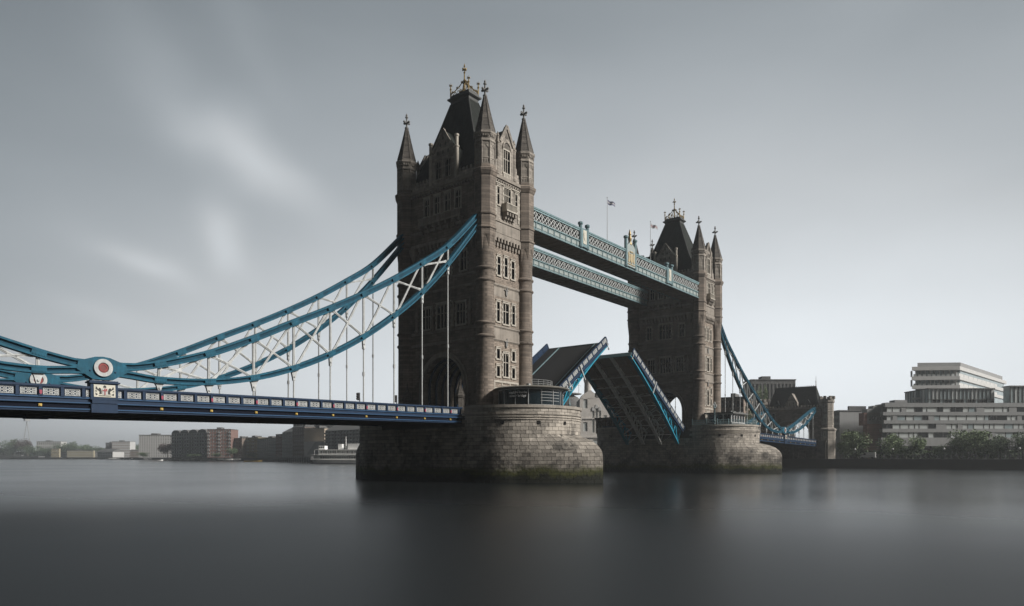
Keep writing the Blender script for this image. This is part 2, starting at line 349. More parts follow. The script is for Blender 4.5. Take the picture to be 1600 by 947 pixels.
def refresh(): KIDS.pop('_k', None)
def at(px, D):
    Lt = (px - 800) / F * D
    return (FW[0] * D + FW[1] * Lt + CX, FW[1] * D - FW[0] * Lt + CY)
def zat(py, D): return CZ + (714 - py) * D / F
# ============================================================ SETTING
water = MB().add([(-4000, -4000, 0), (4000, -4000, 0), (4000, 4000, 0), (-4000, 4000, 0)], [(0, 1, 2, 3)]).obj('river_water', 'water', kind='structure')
far_shore = [at(-700, 1500), at(0, 1300), at(150, 1230), at(225, 900), at(290, 760), at(400, 690), at(480, 560), at(556, 420), (176, 230), (176, 60), (176, -420)]
far_back = [(3000, -420), (3600, 1200), (3000, 3200), (at(-700, 1500)[0] - 900, 3400)]
MB().prism(far_shore + far_back, -2, 3.2).obj('far_bank_ground', 'land', kind='structure')
MB().prism([(-96, -400), (-96, 900), (-900, 1300), (-900, -400)], -2, 2.9).obj('near_bank_ground', 'land', kind='structure')

# ============================================================ PIER
RX, YC, RO = 10.65, 11.3, 17.34
def outline(z, ext=0.0):
    """closed plan of the pier at height z, as a dense list of (x,y); ogival cutwaters below, round ends above"""
    if z <= 3.9: k = 1.0
    elif z >= 7.2: k = 0.0
    else: k = sqrt(max(0, 1 - ((z - 3.9) / 3.3) ** 2))
    pl = RX + .001 + 6.05 * k                  # distance of the prow from the centre of the round end
    al = math.acos(RX / pl); n = 28
    def end(sy):
        o = []
        for i in range(-n, n + 1):
            ph = i / n * pi / 2                # angle from the prow axis
            if abs(ph) >= al or k == 0: x, y = RX * sin(ph), RX * cos(ph)
            else:
                s_ = abs(ph) / al; sg = 1 if ph >= 0 else -1
                bl = .95 * k * 4 * s_ * (1 - s_)
                x = RX * sin(al) * s_ + cos(pi / 2 - al) * bl * .8; y = pl * (1 - s_) + RX * cos(al) * s_ + bl * .5; x *= sg
            o.append((x, sy * (YC + y)))
        return o
    w = end(-1); e = end(1)
    ns = 16
    north = []                                # from east shoulder to west shoulder at x=-RX
    pts = [(-RX, YC - (2 * YC) * i / ns) for i in range(1, ns)] + w + [(RX, -YC + (2 * YC) * i / ns) for i in range(1, ns)] + e[::-1]
    if ext:
        m = len(pts); out = []
        for i, p in enumerate(pts):
            a = pts[i - 1]; b = pts[(i + 1) % m]; dx, dy = b[0] - a[0], b[1] - a[1]; l = math.hypot(dx, dy) or 1
            out.append((p[0] + dy / l * ext, p[1] - dx / l * ext))
        return out
    return pts
import bisect
class Path:
    """closed outline addressed by g in 0..3: start -> west prow -> east prow -> start, so that joints can fall on the prows"""
    def __init__(s, pts, ref=None):
        own = pts; pts = ref or pts
        iw = min(range(len(pts)), key=lambda i: pts[i][1] + abs(pts[i][0]) * 1e-3); ie = max(range(len(pts)), key=lambda i: pts[i][1] - abs(pts[i][0]) * 1e-3)
        s.p = pts + [pts[0]]; s.c = [0]
        for a, b in zip(s.p, s.p[1:]): s.c.append(s.c[-1] + math.dist(a, b))
        s.p = own + [own[0]]
        s.k = [0, s.c[iw], s.c[ie], s.c[-1]]; s.L = s.c[-1]
    def at(s, g):
        g = g % 3.0; j = min(int(g), 2); x = s.k[j] + (g - j) * (s.k[j + 1] - s.k[j])
        i = min(max(bisect.bisect_right(s.c, x) - 1, 0), len(s.p) - 2); w = (x - s.c[i]) / max(1e-9, s.c[i + 1] - s.c[i])
        return Vector((s.p[i][0] + (s.p[i + 1][0] - s.p[i][0]) * w, s.p[i][1] + (s.p[i + 1][1] - s.p[i][1]) * w))
CH = .57
def make_pier(loc, label, parts_near):
    T = thing('bridge_pier', label, 'pier', loc, group='granite bridge piers')
    core = MB(); lv = [-1.2 + CH * i for i in range(23)]
    zs = sorted(set([z for z in lv if z < 10.3] + [10.3]))
    core.rings([[(x, y, z) for x, y in outline(z, -.07)] for z in zs])
    core.obj('pier_core', 'mortar', T)
    rnd = random.Random(3); blocks = []
    n0 = Path(outline(0)).L
    for c in range(len(lv) - 1):
        z0, z1 = lv[c] + .024, lv[c + 1] - .024
        
        mid = (z0 + z1) / 2
        rf = outline(z0); p0 = Path(rf); p1 = Path(outline(z1), rf); nb = 0
        q0 = Path(outline(z0, -.45), rf); q1 = Path(outline(z1, -.45), rf)
        cuts = [0.0]
        for j in (1, 2, 0):
            pass
        cuts = []
        for j in range(3):
            L_ = p0.k[j + 1] - p0.k[j]; n_ = max(2, round(L_ / 1.28)); st_ = 1 / n_; o_ = .5 * (c % 2)
            seg = [j + (i + o_ + rnd.uniform(-.1, .1)) * st_ for i in range(n_)]
            if j in (1, 2): seg = [j + .0] + [q for q in seg if q > j + .35 * st_]
            seg = [q for q in seg if q < j + 1 - .35 * st_ or j == 2]
            cuts += seg
        cuts = sorted(cuts); cuts = [q for q in cuts if q < 3]; cuts.append(cuts[0] + 3); nb = len(cuts) - 1
        for i in range(nb):
            g = .028 / ((p0.k[min(int(cuts[i]), 2) + 1] - p0.k[min(int(cuts[i]), 2)]))
            a, b_ = cuts[i] + g, cuts[i + 1] - g
            P = [p0.at(a), p0.at(b_), q0.at(b_), q0.at(a), p1.at(a), p1.at(b_), q1.at(b_), q1.at(a)]
            cc = (P[0] + P[1]) / 2
            if mid > 8.6 and abs(cc.y) < 9.4: continue          # the deck lands here
            if mid > 10.3 and False: continue
            pr = rnd.uniform(0, .035); nn = Vector((cc.x, cc.y * .6)).normalized() * pr
            zz = [z0] * 4 + [z1] * 4
            V = [(v.x + (nn.x if k in (0, 1, 4, 5) else 0), v.y + (nn.y if k in (0, 1, 4, 5) else 0), zz[k]) for k, v in enumerate(P)]
            e1 = P[1] - P[0]; nrm = Vector((-e1.y, e1.x)); nrm = nrm if nrm.dot(cc - Vector((0, cc.y * .5))) > 0 else -nrm
            tc_ = Vector((CX - loc[0], CY - loc[1])) - cc
            facing = nrm.normalized().dot(tc_.normalized())
            score = facing / tc_.length if facing > .12 and mid > -.2 and cc.y < -9.4 else 0
            blocks.append((score, V, rnd.random() + .001))
    blocks.sort(key=lambda b: -b[0])
    rest = MB()
    for i, (s, V, tn) in enumerate(blocks):
        if parts_near and i < 290 and s > 0:
            m = MB(); m.tone = tn; m.hexa(V); m.obj('stone_block', 'pier', T)
        else:
            rest.tone = tn; rest.hexa(V)
    rest.obj('granite_courses', 'pier', T, kind='stuff')
    # mouldings and coping, as rings round the two rounded ends
    for sgn, nm in ((-1, 'w'), (1, 'e')):
        for z0, z1, e0 in ((9.55, 9.7, .13), (9.92, 10.07, .17), (10.28, 10.42, .13), (11.32, 11.75, .2)):
            pts_o = [p for p in outline(9, e0) if p[1] * sgn > 9.45]; pts_i = [p for p in outline(9, -.3 if z0 < 11 else -.45) if p[1] * sgn > 9.45]
            if len(pts_o) != len(pts_i):
                k = min(len(pts_o), len(pts_i)); pts_o = pts_o[:k]; pts_i = pts_i[:k]
            if sgn > 0:   # the list wraps: rotate so that it runs continuously
                j = max(range(len(pts_o)), key=lambda i: math.dist(pts_o[i], pts_o[i - 1])); pts_o = pts_o[j:] + pts_o[:j]; pts_i = pts_i[j:] + pts_i[:j]
            m = MB(); m.tone = .45
            m.rings([[(o[0], o[1], z0), (o[0], o[1], z1), (i_[0], i_[1], z1), (i_[0], i_[1], z0)] for o, i_ in zip(pts_o, pts_i)])
            m.obj('coping' if z0 > 11 else 'moulding', 'pier', T)
    for a in (.30, .62, .90):   # three small square drains under the mouldings, black boxes painting in their hollow shade
        ang = -pi / 2 - pi / 2 + a * 1.62
        d = Vector((cos(ang), sin(ang)))
        cpt = Vector((0, -YC)) + d * 10.6; tt = Vector((-d.y, d.x))
        m = MB(); w = .26
        p = [cpt - tt * w, cpt + tt * w, cpt + tt * w + d * .13, cpt - tt * w + d * .13]
        m.hexa([(v.x, v.y, 8.85) for v in p] + [(v.x, v.y, 9.35) for v in p]); m.obj('painted_drain_opening', 'hole_shade', T)
    MB().box(-10.4, 10.4, -9.1, 9.1, 10.3, 10.42).obj('road_surface', 'asphalt', T)
    return T
make_pier((0, 0, 0), 'nearer round-ended granite river pier with green weed along its foot', True)
make_pier((82.3, 0, 0), 'farther round-ended granite river pier beneath the tilted dark leaf', False)

# ============================================================ TOWER
HX, HY, TR = 5.1, 9.1, 1.45
def face(side, e=0.0):
    """wall frames: (u,z,depth outward) -> xyz"""
    if side == 'W': return lambda u, z, d: (u, -HY - .15 - e - d, z)
    if side == 'E': return lambda u, z, d: (-u, HY + .15 + e + d, z)
    if side == 'N': return lambda u, z, d: (-HX - .15 - e - d, -u, z)
    return lambda u, z, d: (HX + .15 + e + d, u, z)
def window(T, mp, uc, z0, z1, w, lights=1, trans=1, quoin=True, arch=False, m='portland', hood=True):
    """surround, mullions, transoms; pane is a sub-part"""
    b = MB(); a, c = uc - w / 2, uc + w / 2; t = .2
    for s, x in ((-1, a), (1, c)):
        b.mbox(mp, min(x, x + s * t), max(x, x + s * t), z0, z1, -.3, .09)
        if quoin:
            k = 0; z = z0
            while z < z1 - .3:
                if k % 2 == 0: b.mbox(mp, min(x + s * t, x + s * t * 2), max(x + s * t, x + s * t * 2), z, z + .42, -.1, .07)
                z += .42; k += 1
    b.mbox(mp, a - t, c + t, z1, z1 + .26, -.3, .11)
    b.mbox(mp, a - t - .06, c + t + .06, z0 - .24, z0, -.3, .17)
    if hood: b.mbox(mp, a - t - .12, c + t + .12, z1 + .26, z1 + .38, -.1, .2)
    lw = w / lights
    for i in range(1, lights): b.mbox(mp, a + i * lw - .065, a + i * lw + .065, z0, z1, -.24, -.02)
    for j in range(1, trans + 1):
        zz = z0 + (z1 - z0) * (.62 if trans == 1 else j / (trans + 1)); b.mbox(mp, a, c, zz - .06, zz + .06, -.23, -.035)
    for i in range(lights):   # little pointed heads
        x0, x1 = a + i * lw, a + (i + 1) * lw; xm = (x0 + x1) / 2; h = lw * (.75 if arch else .3)
        b.poly(mp, [(x0, z1), (x0, z1 - h), (x0 + lw * .18, z1 - h * .35), (xm, z1)], -.22, -.05)
        b.poly(mp, [(x1, z1), (xm, z1), (x1 - lw * .18, z1 - h * .35), (x1, z1 - h)], -.22, -.05)
    o = b.obj('window', m, T)
    MB().mbox(mp, a - .02, c + .02, z0 - .02, z1 + .02, -.34, -.27).obj('pane', 'glass', o)
    return (a, c, z0, z1)
T = thing('bridge_tower', 'nearer and taller looking stone tower with four spired turrets and dark steep roof', 'tower', group='gothic stone bridge towers')
ZB = 10.3
# --- turrets
def octo(r, z, cx, cy, n=8): return [(cx + r * cos(pi / 8 + 2 * pi * i / n), cy + r * sin(pi / 8 + 2 * pi * i / n), z) for i in range(n)]
for sx in (-1, 1):
    for sy in (-1, 1):
        cx, cy = sx * HX, sy * HY
        t_ = MB(); p = [(1.72, ZB), (1.72, 11.6), (1.62, 12.1), (1.5, 12.3)]
        for z in (23.2, 25.3, 32.1, 34.0): p += [(1.47, z - .35), (1.50, z - .25), (1.68, z - .08), (1.68, z + .12), (1.5, z + .3), (1.47, z + .34)]
        p += [(TR, 36.3), (1.52, 36.7), (1.52, 39.4)]
        t_.lathe(p, cx, cy, 28)
        t_.obj('turret_shaft', 'stone', T, smooth=35)
        u = MB(); r = 1.78
        u.rings([octo(rr, z, cx, cy) for rr, z in ((1.6, 38.9), (r, 39.3), (r, 40.2), (r + .16, 40.32), (r + .16, 40.5), (r, 40.65), (r, 42.4), (r + .16, 42.52), (r + .16, 42.72), (r, 42.9), (r, 48.6), (r + .12, 48.75), (r + .36, 49.3), (r + .38, 49.65), (r + .02, 49.95), (r + .02, 50.4))])
        for i in range(8):       # broaches running down onto the round shaft
            a = pi / 8 + i * pi / 4; pa = Vector((cos(a), sin(a)))
            for da in (-.16, .16): pass
            c1 = (cx + cos(a - .30) * 1.62, cy + sin(a - .30) * 1.62, 39.35); c2 = (cx + cos(a + .30) * 1.62, cy + sin(a + .30) * 1.62, 39.35)
            c3 = (cx + pa.x * r, cy + pa.y * r, 39.35); tip = (cx + pa.x * 1.5, cy + pa.y * 1.5, 36.7)
            u.add([c1, c3, c2, tip], [(0, 1, 3), (1, 2, 3), (2, 0, 3), (0, 2, 1)])
        u.obj('turret_upper_stage', 'stone', T)
        l_ = MB(); l_.rings([octo(rr, z, cx, cy) for rr, z in ((1.66, 49.9), (1.66, 52.6), (1.66, 53.9), (1.8, 54.05), (1.8, 54.25), (1.68, 54.35), (1.7, 54.9), (1.98, 55.3), (1.98, 55.6), (1.8, 55.7))])
        for i in range(8):       # raised corner ribs and sunk panels of the lantern stage
            a = pi / 8 + i * pi / 4
            l_.tube((cx + cos(a) * 1.67, cy + sin(a) * 1.67, 50.0), (cx + cos(a) * 1.67, cy + sin(a) * 1.67, 54.0), .13, 5)
            am = a + pi / 8; c_, s_ = cos(am), sin(am); R_ = 1.66 * cos(pi / 8)
            fm = lambda uu, z, d, c_=c_, s_=s_: (cx + c_ * (R_ + d) - s_ * uu, cy + s_ * (R_ + d) + c_ * uu, z)
            for z0, z1 in ((50.3, 50.55), (51.3, 51.5), (53.5, 53.75)): l_.mbox(fm, -.52, .52, z0, z1, -.02, .07)
            l_.poly(fm, [(-.45, 53.5), (-.45, 52.9), (-.2, 53.2), (0, 53.45)], -.02, .06); l_.poly(fm, [(.45, 53.5), (0, 53.45), (.2, 53.2), (.45, 52.9)], -.02, .06)
            for k in range(2): l_.mbox(fm, -.3 + k * .42, -.12 + k * .42, 50.55, 51.1, -.02, .05)
            for k in range(3): l_.mbox(fm, -.5 + k * .38, -.28 + k * .38, 54.75, 55.1, .0, .2)
        l_.obj('turret_lantern', 'upstone', T)
        sp = MB(); sp.rings([octo(rr, z, cx, cy) for rr, z in ((1.86, 55.62), (1.72, 55.9), (1.36, 57.2), (.86, 59.2), (.27, 61.7))])
        for i in range(8):
            a = pi / 8 + i * pi / 4
            q_ = [(cx + cos(a) * rr, cy + sin(a) * rr, z) for rr, z in ((1.74, 55.9), (1.38, 57.2), (.88, 59.2), (.28, 61.7))]
            for A_, B_ in zip(q_, q_[1:]): sp.tube(A_, B_, .06, 4)
        so = sp.obj('spire', 'spire', T)
        fi = MB(); fi.lathe([(.27, 61.65), (.36, 61.8), (.36, 61.95), (.17, 62.05), (.14, 63.6), (.27, 63.7), (.27, 63.85), (.12, 63.95), (.2, 64.15), (.03, 64.45)], cx, cy, 8)
        for dx, dy in ((1, 0), (-1, 0), (0, 1), (0, -1)):
            fi.tube((cx, cy, 62.75), (cx + dx * .58, cy + dy * .58, 62.85), .14, 6, .2); fi.ball((cx + dx * .6, cy + dy * .6, 62.87), .2, 6, 4)
        fi.obj('finial', 'finial', so, smooth=50)
# --- narrow (west and east) fronts
for sd in ('W', 'E'):
    mp = face(sd); up = face(sd, .3); ops = []
    def w_(uc, z0, z1, w, **k): ops.append(window(T, mp, uc, z0, z1, w, **k))
    w_(-1.85, 33.7, 36.7, .75); w_(0, 33.7, 36.9, .75); w_(1.85, 33.7, 36.7, .75)
    w_(-2.0, 26.1, 29.3, .7); w_(0, 25.9, 29.3, 1.45, lights=2); w_(2.0, 26.1, 29.3, .7)
    w_(-2.0, 20.0, 21.6, .75, trans=0); w_(2.0, 20.0, 21.6, .75, trans=0)
    w_(-2.0, 17.1, 18.8, .75, trans=0); w_(2.0, 17.1, 18.8, .75, trans=0); w_(0, 17.2, 21.0, 1.3, lights=2, arch=True)
    w_(-2.0, 13.0, 14.6, .75, trans=0, arch=True); w_(2.0, 13.0, 14.6, .75, trans=0, arch=True); w_(0, 12.8, 15.3, 1.3, lights=2, arch=True)
    MB().wall(mp, -HX + .9, HX - .9, ZB, 38.2, ops).obj('lower_wall', 'rubble', T)
    b = MB()                     # pale stone dressing round the lowest windows
    for x in (-2.95, -1.05, 1.05, 2.95): b.mbox(mp, x - .14, x + .14, 12.2, 16.2, 0, .1)
    b.mbox(mp, -3.3, 3.3, 16.1, 16.45, 0, .14); b.mbox(mp, -3.3, 3.3, 15.1, 15.3, 0, .05)
    b.obj('window_dressing', 'portland', T)
    for z in (23.2, 25.3, 32.1, 34.0 - .9):
        if z > 33: continue
        b = MB(); b.mbox(mp, -HX + 1, HX - 1, z - .16, z + .12, -.02, .22); b.mbox(mp, -HX + 1, HX - 1, z - .3, z - .16, -.02, .11); b.obj('string_course', 'ashlar', T)
    for z0 in (23.36, ): 
        b = MB(); b.mbox(mp, -HX + 1, HX - 1, 23.32, 25.0, -.02, .05); b.obj('smooth_band', 'ashlar', T)
    b = MB(); b.mbox(mp, -HX + 1, HX - 1, 30.2, 31.8, -.02, .03); b.obj('smooth_band', 'ashlar', T)
    # carved shield over the middle windows
    for z in (30.9, 22.4):
        b = MB(); b.poly(mp, [(-.22, z), (0, z - .5), (.22, z), (.22, z + .45), (-.22, z + .45)], 0, .25); b.tube(mp(-.5, z + .6, .15), mp(.5, z + .6, .15), .1); b.tube(mp(0, z + .4, .15), mp(.25, z + 1.1, .15), .12); b.obj('carved_shield', 'finial', T)
    # machicolation
    for i in range(9):
        u_ = -3.2 + i * .8; b = MB()
        b.mbox(mp, u_ - .17, u_ + .17, 39.0, 39.75, 0, .55); b.mbox(mp, u_ - .17, u_ + .17, 38.3, 39.0, 0, .3); b.obj('corbel', 'ashlar', T)
    b = MB(); b.mbox(mp, -HX + 1, HX - 1, 39.6, 40.3, -.1, .5); b.obj('string_course', 'ashlar', T)
    MB().mbox(mp, -HX + 1, HX - 1, 38.15, 39.62, -.3, -.02).obj('shadow_wall', 'rubble', T)
    # upper storey
    ops = []
    def v_(uc, z0, z1, w, **k): ops.append(window(T, up, uc, z0, z1, w, m='portland', **k))
    v_(-2.35, 45.1, 48.0, .55, quoin=False, trans=1, arch=True); v_(0, 45.3, 48.3, 1.7, lights=3, arch=True); v_(2.35, 45.1, 48.0, .55, quoin=False, trans=1, arch=True)
    MB().wall(up, -HX + .9, HX - .9, 40.3, 49.1, ops).obj('upper_wall', 'upstone', T)
    b = MB(); b.mbox(up, -HX + 1, HX - 1, 42.3, 42.7, -.02, .2); b.obj('string_course', 'ashlar', T)
    MB().mbox(up, -HX + 1, HX - 1, 40.5, 42.25, -.02, .06).obj('smooth_band', 'portland' if sd == 'X' else 'ashlar', T)
    b = MB()
    for x in (-3.0, 3.0):
        for k in range(8):
            b.mbox(up, x - (.3 if k % 2 else .2), x + (.3 if k % 2 else .2), 43.2 + k * .6, 43.75 + k * .6, 0, .13)
    b.mbox(up, -3.2, 3.2, 48.5, 48.75, 0, .2); b.obj('window_dressing', 'portland', T)
    # bay balcony on corbels
    b = MB(); b.mbox(up, -1.45, 1.45, 44.1, 44.35, 0, 1.15); b.mbox(up, -1.4, 1.4, 45.35, 45.5, .0, 1.12)
    for i in range(9): b.mbox(up, -1.38 + i * .325, -1.26 + i * .325, 44.35, 45.35, .92, 1.06)
    for x in (-1.35, 1.3): b.mbox(up, x, x + .08, 44.35, 45.35, 0, 1.0)
    b.mbox(up, -1.3, 1.3, 44.35, 45.35, .86, .93); b.obj('balcony', 'portland', T)
    for x in (-1.05, -.35, .35, 1.05):
        b = MB(); b.mbox(up, x - .16, x + .16, 43.5, 44.1, 0, 1.0); b.mbox(up, x - .16, x + .16, 42.95, 43.5, 0, .6); b.mbox(up, x - .14, x + .14, 42.7, 42.95, 0, .35); b.obj('balcony_corbel', 'ashlar', T)
    # gable
    g_ = face(sd, .15)
    ops = []
    ops.append(window(T, g_, 0, 50.9, 54.6, 1.7, lights=3, trans=1, arch=True, quoin=False, hood=False))
    MB().wall(g_, -2.0, 2.0, 50.2, 55.0, ops).obj('gable_wall', 'upstone', T)
    b = MB(); b.poly(g_, [(-2.0, 55.0), (2.0, 55.0), (2.0, 55.6), (1.5, 56.0), (.25, 58.3), (0, 58.8), (-.25, 58.3), (-1.5, 56.0), (-2.0, 55.6)], -.5, .02)
    arcp = [(1.15 * cos(pi * i / 12), 54.75 + 1.5 * sin(pi * i / 12)) for i in range(13)]; ari = [(.9 * cos(pi * i / 12), 54.75 + 1.2 * sin(pi * i / 12)) for i in range(13)]
    gd_ = MB(); gd_.poly(g_, ari, .0, .05); gd_.poly(g_, [(-.4, 56.7), (.4, 56.7), (0, 57.6)], 0, .05); gd_.obj('blind_tracery', 'spire', T, kind='stuff')
    b.poly(g_, arcp + ari[::-1], .0, .2)
    for i in range(5): b.mbox(g_, -.7 + i * .33, -.6 + i * .33, 54.8, 55.5, 0, .1)
    for s in (-1, 1): b.beam(g_(s * 1.75, 55.7, 0.1), g_(0, 58.75, 0.1), .22, .5, (0, 0, 1))
    b.obj('gable_head', 'upstone', T)
    b = MB(); b.mbox(g_, -.95, .95, 49.95, 50.75, 0, .14)
    for i in range(5): b.mbox(g_, -.85 + i * .37, -.62 + i * .37, 50.05, 50.6, .1, .2)
    b.obj('carved_panel', 'portland', T)
    for s in (-1, 1):
        b = MB(); c0 = g_(s * 2.15, 0, -.1); b.lathe([(.3, 50.2), (.3, 55.2), (.38, 55.3), (.38, 55.5), (.26, 55.6), (.22, 56.3), (.3, 56.4), (.04, 57.2)], c0[0], c0[1], 8); b.obj('pinnacle', 'upstone', T)
        b = MB(); uu = (s * 2.45, s * 3.4); b.poly(g_, [(s * 2.4, 50.0), (s * 3.5, 50.0), (s * 3.5, 50.9), (s * 3.2, 50.9), (s * 3.2, 51.5), (s * 2.75, 51.5), (s * 2.75, 52.4), (s * 2.4, 52.6)], -.4, .05); b.obj('parapet', 'upstone', T)
    sgn = -1 if sd == 'W' else 1
    b = MB(); y0, y1 = sgn * 9.0, sgn * 3.0       # dormer roof behind the gable
    b.add([(-2.0, y0, 50), (2.0, y0, 50), (2.0, y0, 55.4), (0, y0, 58.2), (-2.0, y0, 55.4), (-2.0, y1, 50), (2.0, y1, 50), (2.0, y1, 55.4), (0, y1, 58.2), (-2.0, y1, 55.4)],
          [(0, 1, 2, 3, 4), (9, 8, 7, 6, 5), (0, 5, 6, 1), (1, 6, 7, 2), (2, 7, 8, 3), (3, 8, 9, 4), (4, 9, 5, 0)]); b.obj('dormer_roof', 'slate', T)
# --- wide (north and south) fronts
AH, AS, AZ = 4.7, 15.6, 20.6          # arch half width, springing, crown
def archpts(h, zs, zc, n=20): return [(h * cos(pi - pi * i / n), zs + (zc - zs) * sin(pi * i / n)) for i in range(n + 1)]
for sd in ('N', 'S'):
    mp = face(sd); up = face(sd, .25); sgn = -1 if sd == 'N' else 1; ops = []
    def w_(uc, z0, z1, w, **k): ops.append(window(T, mp, uc, z0, z1, w, m='portland', **k))
    w_(0, 25.6, 29.6, 2.9, lights=4, arch=True); w_(-4.0, 25.8, 29.3, 1.9, lights=3); w_(4.0, 25.8, 29.3, 1.9, lights=3)
    w_(-4.6, 34.6, 37.8, 1.3, lights=2); w_(4.6, 34.6, 37.8, 1.3, lights=2); w_(0, 34.4, 38.2, 3.4, lights=4, arch=True)
    b = MB(); b.wall(mp, -HY + .9, HY - .9, 22.0, 40.3, ops)
    ap = archpts(AH, AS, AZ)            # arch spandrels as quads to the band above
    for (u0, z0), (u1, z1) in zip(ap, ap[1:]): b.add([mp(u0, z0, 0), mp(u1, z1, 0), mp(u1, 22, 0), mp(u0, 22, 0)], [(0, 1, 2, 3)])
    for s in (-1, 1):
        a0, a1 = sorted((s * AH, s * (HY - .9))); b.add([mp(a0, ZB, 0), mp(a1, ZB, 0), mp(a1, 22, 0), mp(a0, 22, 0)], [(0, 1, 2, 3)])
    b.obj('lower_wall', 'stone', T)
    for k, (ro, d, mm) in enumerate(((.95, .22, 'ashlar'), (.5, .4, 'ashlar'))):
        A1 = archpts(AH + ro, AS, AZ + ro); A0 = archpts(AH + ro - .42, AS, AZ + ro - .42); b = MB()
        A1 = [(-AH - ro, ZB)] + A1 + [(AH + ro, ZB)]; A0 = [(-AH - ro + .42, ZB)] + A0 + [(AH + ro - .42, ZB)]
        b.rings([[mp(*o, -.02), mp(*o, d), mp(*i_, d), mp(*i_, -.02)] for o, i_ in zip(A1, A0)]); b.obj('arch_moulding', mm, T)
    for z in (23.2, 25.2, 32.1, 33.9):
        b = MB(); b.mbox(mp, -HY + 1, HY - 1, z - .16, z + .12, -.02, .24); b.mbox(mp, -HY + 1, HY - 1, z - .3, z - .16, -.02, .12); b.obj('string_course', 'ashlar', T)
    for s in (-1, 1):                     # niche canopies and corbelled figures between the windows
        for u_ in (2.35, 6.2):
            b = MB(); c0 = mp(s * u_, 0, .25); b.lathe([(.05, 24.9), (.38, 25.5), (.38, 25.7), (.22, 25.8), (.26, 27.2), (.14, 27.5), (.34, 27.9), (.34, 28.2), (.04, 29.8)], c0[0], c0[1], 8); b.obj('niche_figure', 'ashlar', T)
        for u_ in (6.9,):
            b = MB(); c0 = mp(s * u_, 0, .3); b.lathe([(.1, 37.6), (.5, 38.6), (.7, 39.2), (.75, 39.8)], c0[0], c0[1], 8); b.obj('corbel', 'ashlar', T)
    for i in range(15):
        u_ = -6.3 + i * .9; b = MB(); b.mbox(mp, u_ - .18, u_ + .18, 39.3, 40.0, 0, .45); b.mbox(mp, u_ - .18, u_ + .18, 38.8, 39.3, 0, .22); b.obj('corbel', 'ashlar', T)
    b = MB(); b.mbox(mp, -HY + 1, HY - 1, 39.95, 40.5, -.1, .5); b.obj('string_course', 'ashlar', T)
    ops = []
    def v_(uc, z0, z1, w, **k): ops.append(window(T, up, uc, z0, z1, w, m='portland', **k))
    for u_ in (-3.6, -1.2, 1.2, 3.6): v_(u_, 45.0, 48.0, 1.15, lights=2, arch=True, quoin=False)
    MB().wall(up, -HY + .9, HY - .9, 40.3, 49.1, ops).obj('upper_wall', 'stone', T)
    b = MB(); b.mbox(up, -HY + 1, HY - 1, 42.3, 42.7, -.02, .2); b.obj('string_course', 'ashlar', T)
    b = MB(); b.mbox(up, -4.9, 4.9, 43.2, 43.5, 0, 1.0); b.mbox(up, -4.9, 4.9, 44.3, 44.5, .8, 1.0)
    for i in range(25): b.mbox(up, -4.85 + i * .395, -4.7 + i * .395, 43.5, 44.3, .85, .97)
    b.mbox(up, -4.8, 4.8, 43.5, 44.3, .78, .84); b.obj('balcony', 'ashlar', T)
    for i in range(7):
        u_ = -4.5 + i * 1.5; b = MB(); b.mbox(up, u_ - .2, u_ + .2, 42.7, 43.2, 0, .9); b.mbox(up, u_ - .2, u_ + .2, 42.0, 42.7, 0, .5); b.obj('balcony_corbel', 'ashlar', T)
    # stone gable with two windows
    g_ = face(sd, .05); ops = []
    for u_ in (-1.15, 1.15): ops.append(window(T, g_, u_, 50.9, 53.9, 1.15, lights=2, arch=True, quoin=False, hood=True, m='upstone'))
    MB().wall(g_, -3.1, 3.1, 49.9, 54.4, ops).obj('gable_wall', 'upstone', T)
    b = MB(); b.poly(g_, [(-3.1, 54.4), (3.1, 54.4), (2.9, 55.0), (2.3, 55.4), (2.0, 56.0), (.3, 58.5), (0, 59.2), (-.3, 58.5), (-2.0, 56.0), (-2.3, 55.4), (-2.9, 55.0)], -.5, .02)
    for u_, z in ((-1.2, 54.8), (0, 54.8), (1.2, 54.8), (-.6, 56.1), (.6, 56.1), (0, 57.2)):
        b.poly(g_, [(u_ - .35, z), (u_ + .35, z), (u_ + .35, z + .55), (u_, z + .95), (u_ - .35, z + .55)], .0, .09)
    gd_ = MB()
    for u_, z in ((-1.2, 54.8), (0, 54.8), (1.2, 54.8), (-.6, 56.1), (.6, 56.1), (0, 57.2)): gd_.poly(g_, [(u_ - .22, z + .08), (u_ + .22, z + .08), (u_ + .22, z + .5), (u_, z + .75), (u_ - .22, z + .5)], .08, .1)
    gd_.obj('blind_tracery', 'spire', T, kind='stuff')
    for s in (-1, 1): b.beam(g_(s * 2.3, 55.5, .1), g_(0, 59.0, .1), .22, .5, (0, 0, 1))
    b.obj('gable_head', 'upstone', T)
    for s in (-1, 1):
        b = MB(); c0 = g_(s * 3.0, 0, -.1); b.lathe([(.34, 50), (.34, 55.2), (.44, 55.3), (.44, 55.5), (.3, 55.6), (.3, 57.0), (.4, 57.1), (.4, 57.4), (.2, 57.5)], c0[0], c0[1], 8); b.obj('pinnacle', 'portland', T)
        pts = [(3.3, 49.95), (7.3, 49.95)]; x = 7.3; topl = []
        while x > 3.5: topl += [(x, 51.5), (x - .42, 51.5), (x - .42, 50.9), (x - .8, 50.9)]; x -= .8
        b = MB(); b.poly(g_, [(s * a_, z_) for a_, z_ in pts + topl], -.4, .1); b.obj('parapet', 'upstone', T)
    b = MB(); x0, x1 = sgn * 5.0, sgn * 1.6
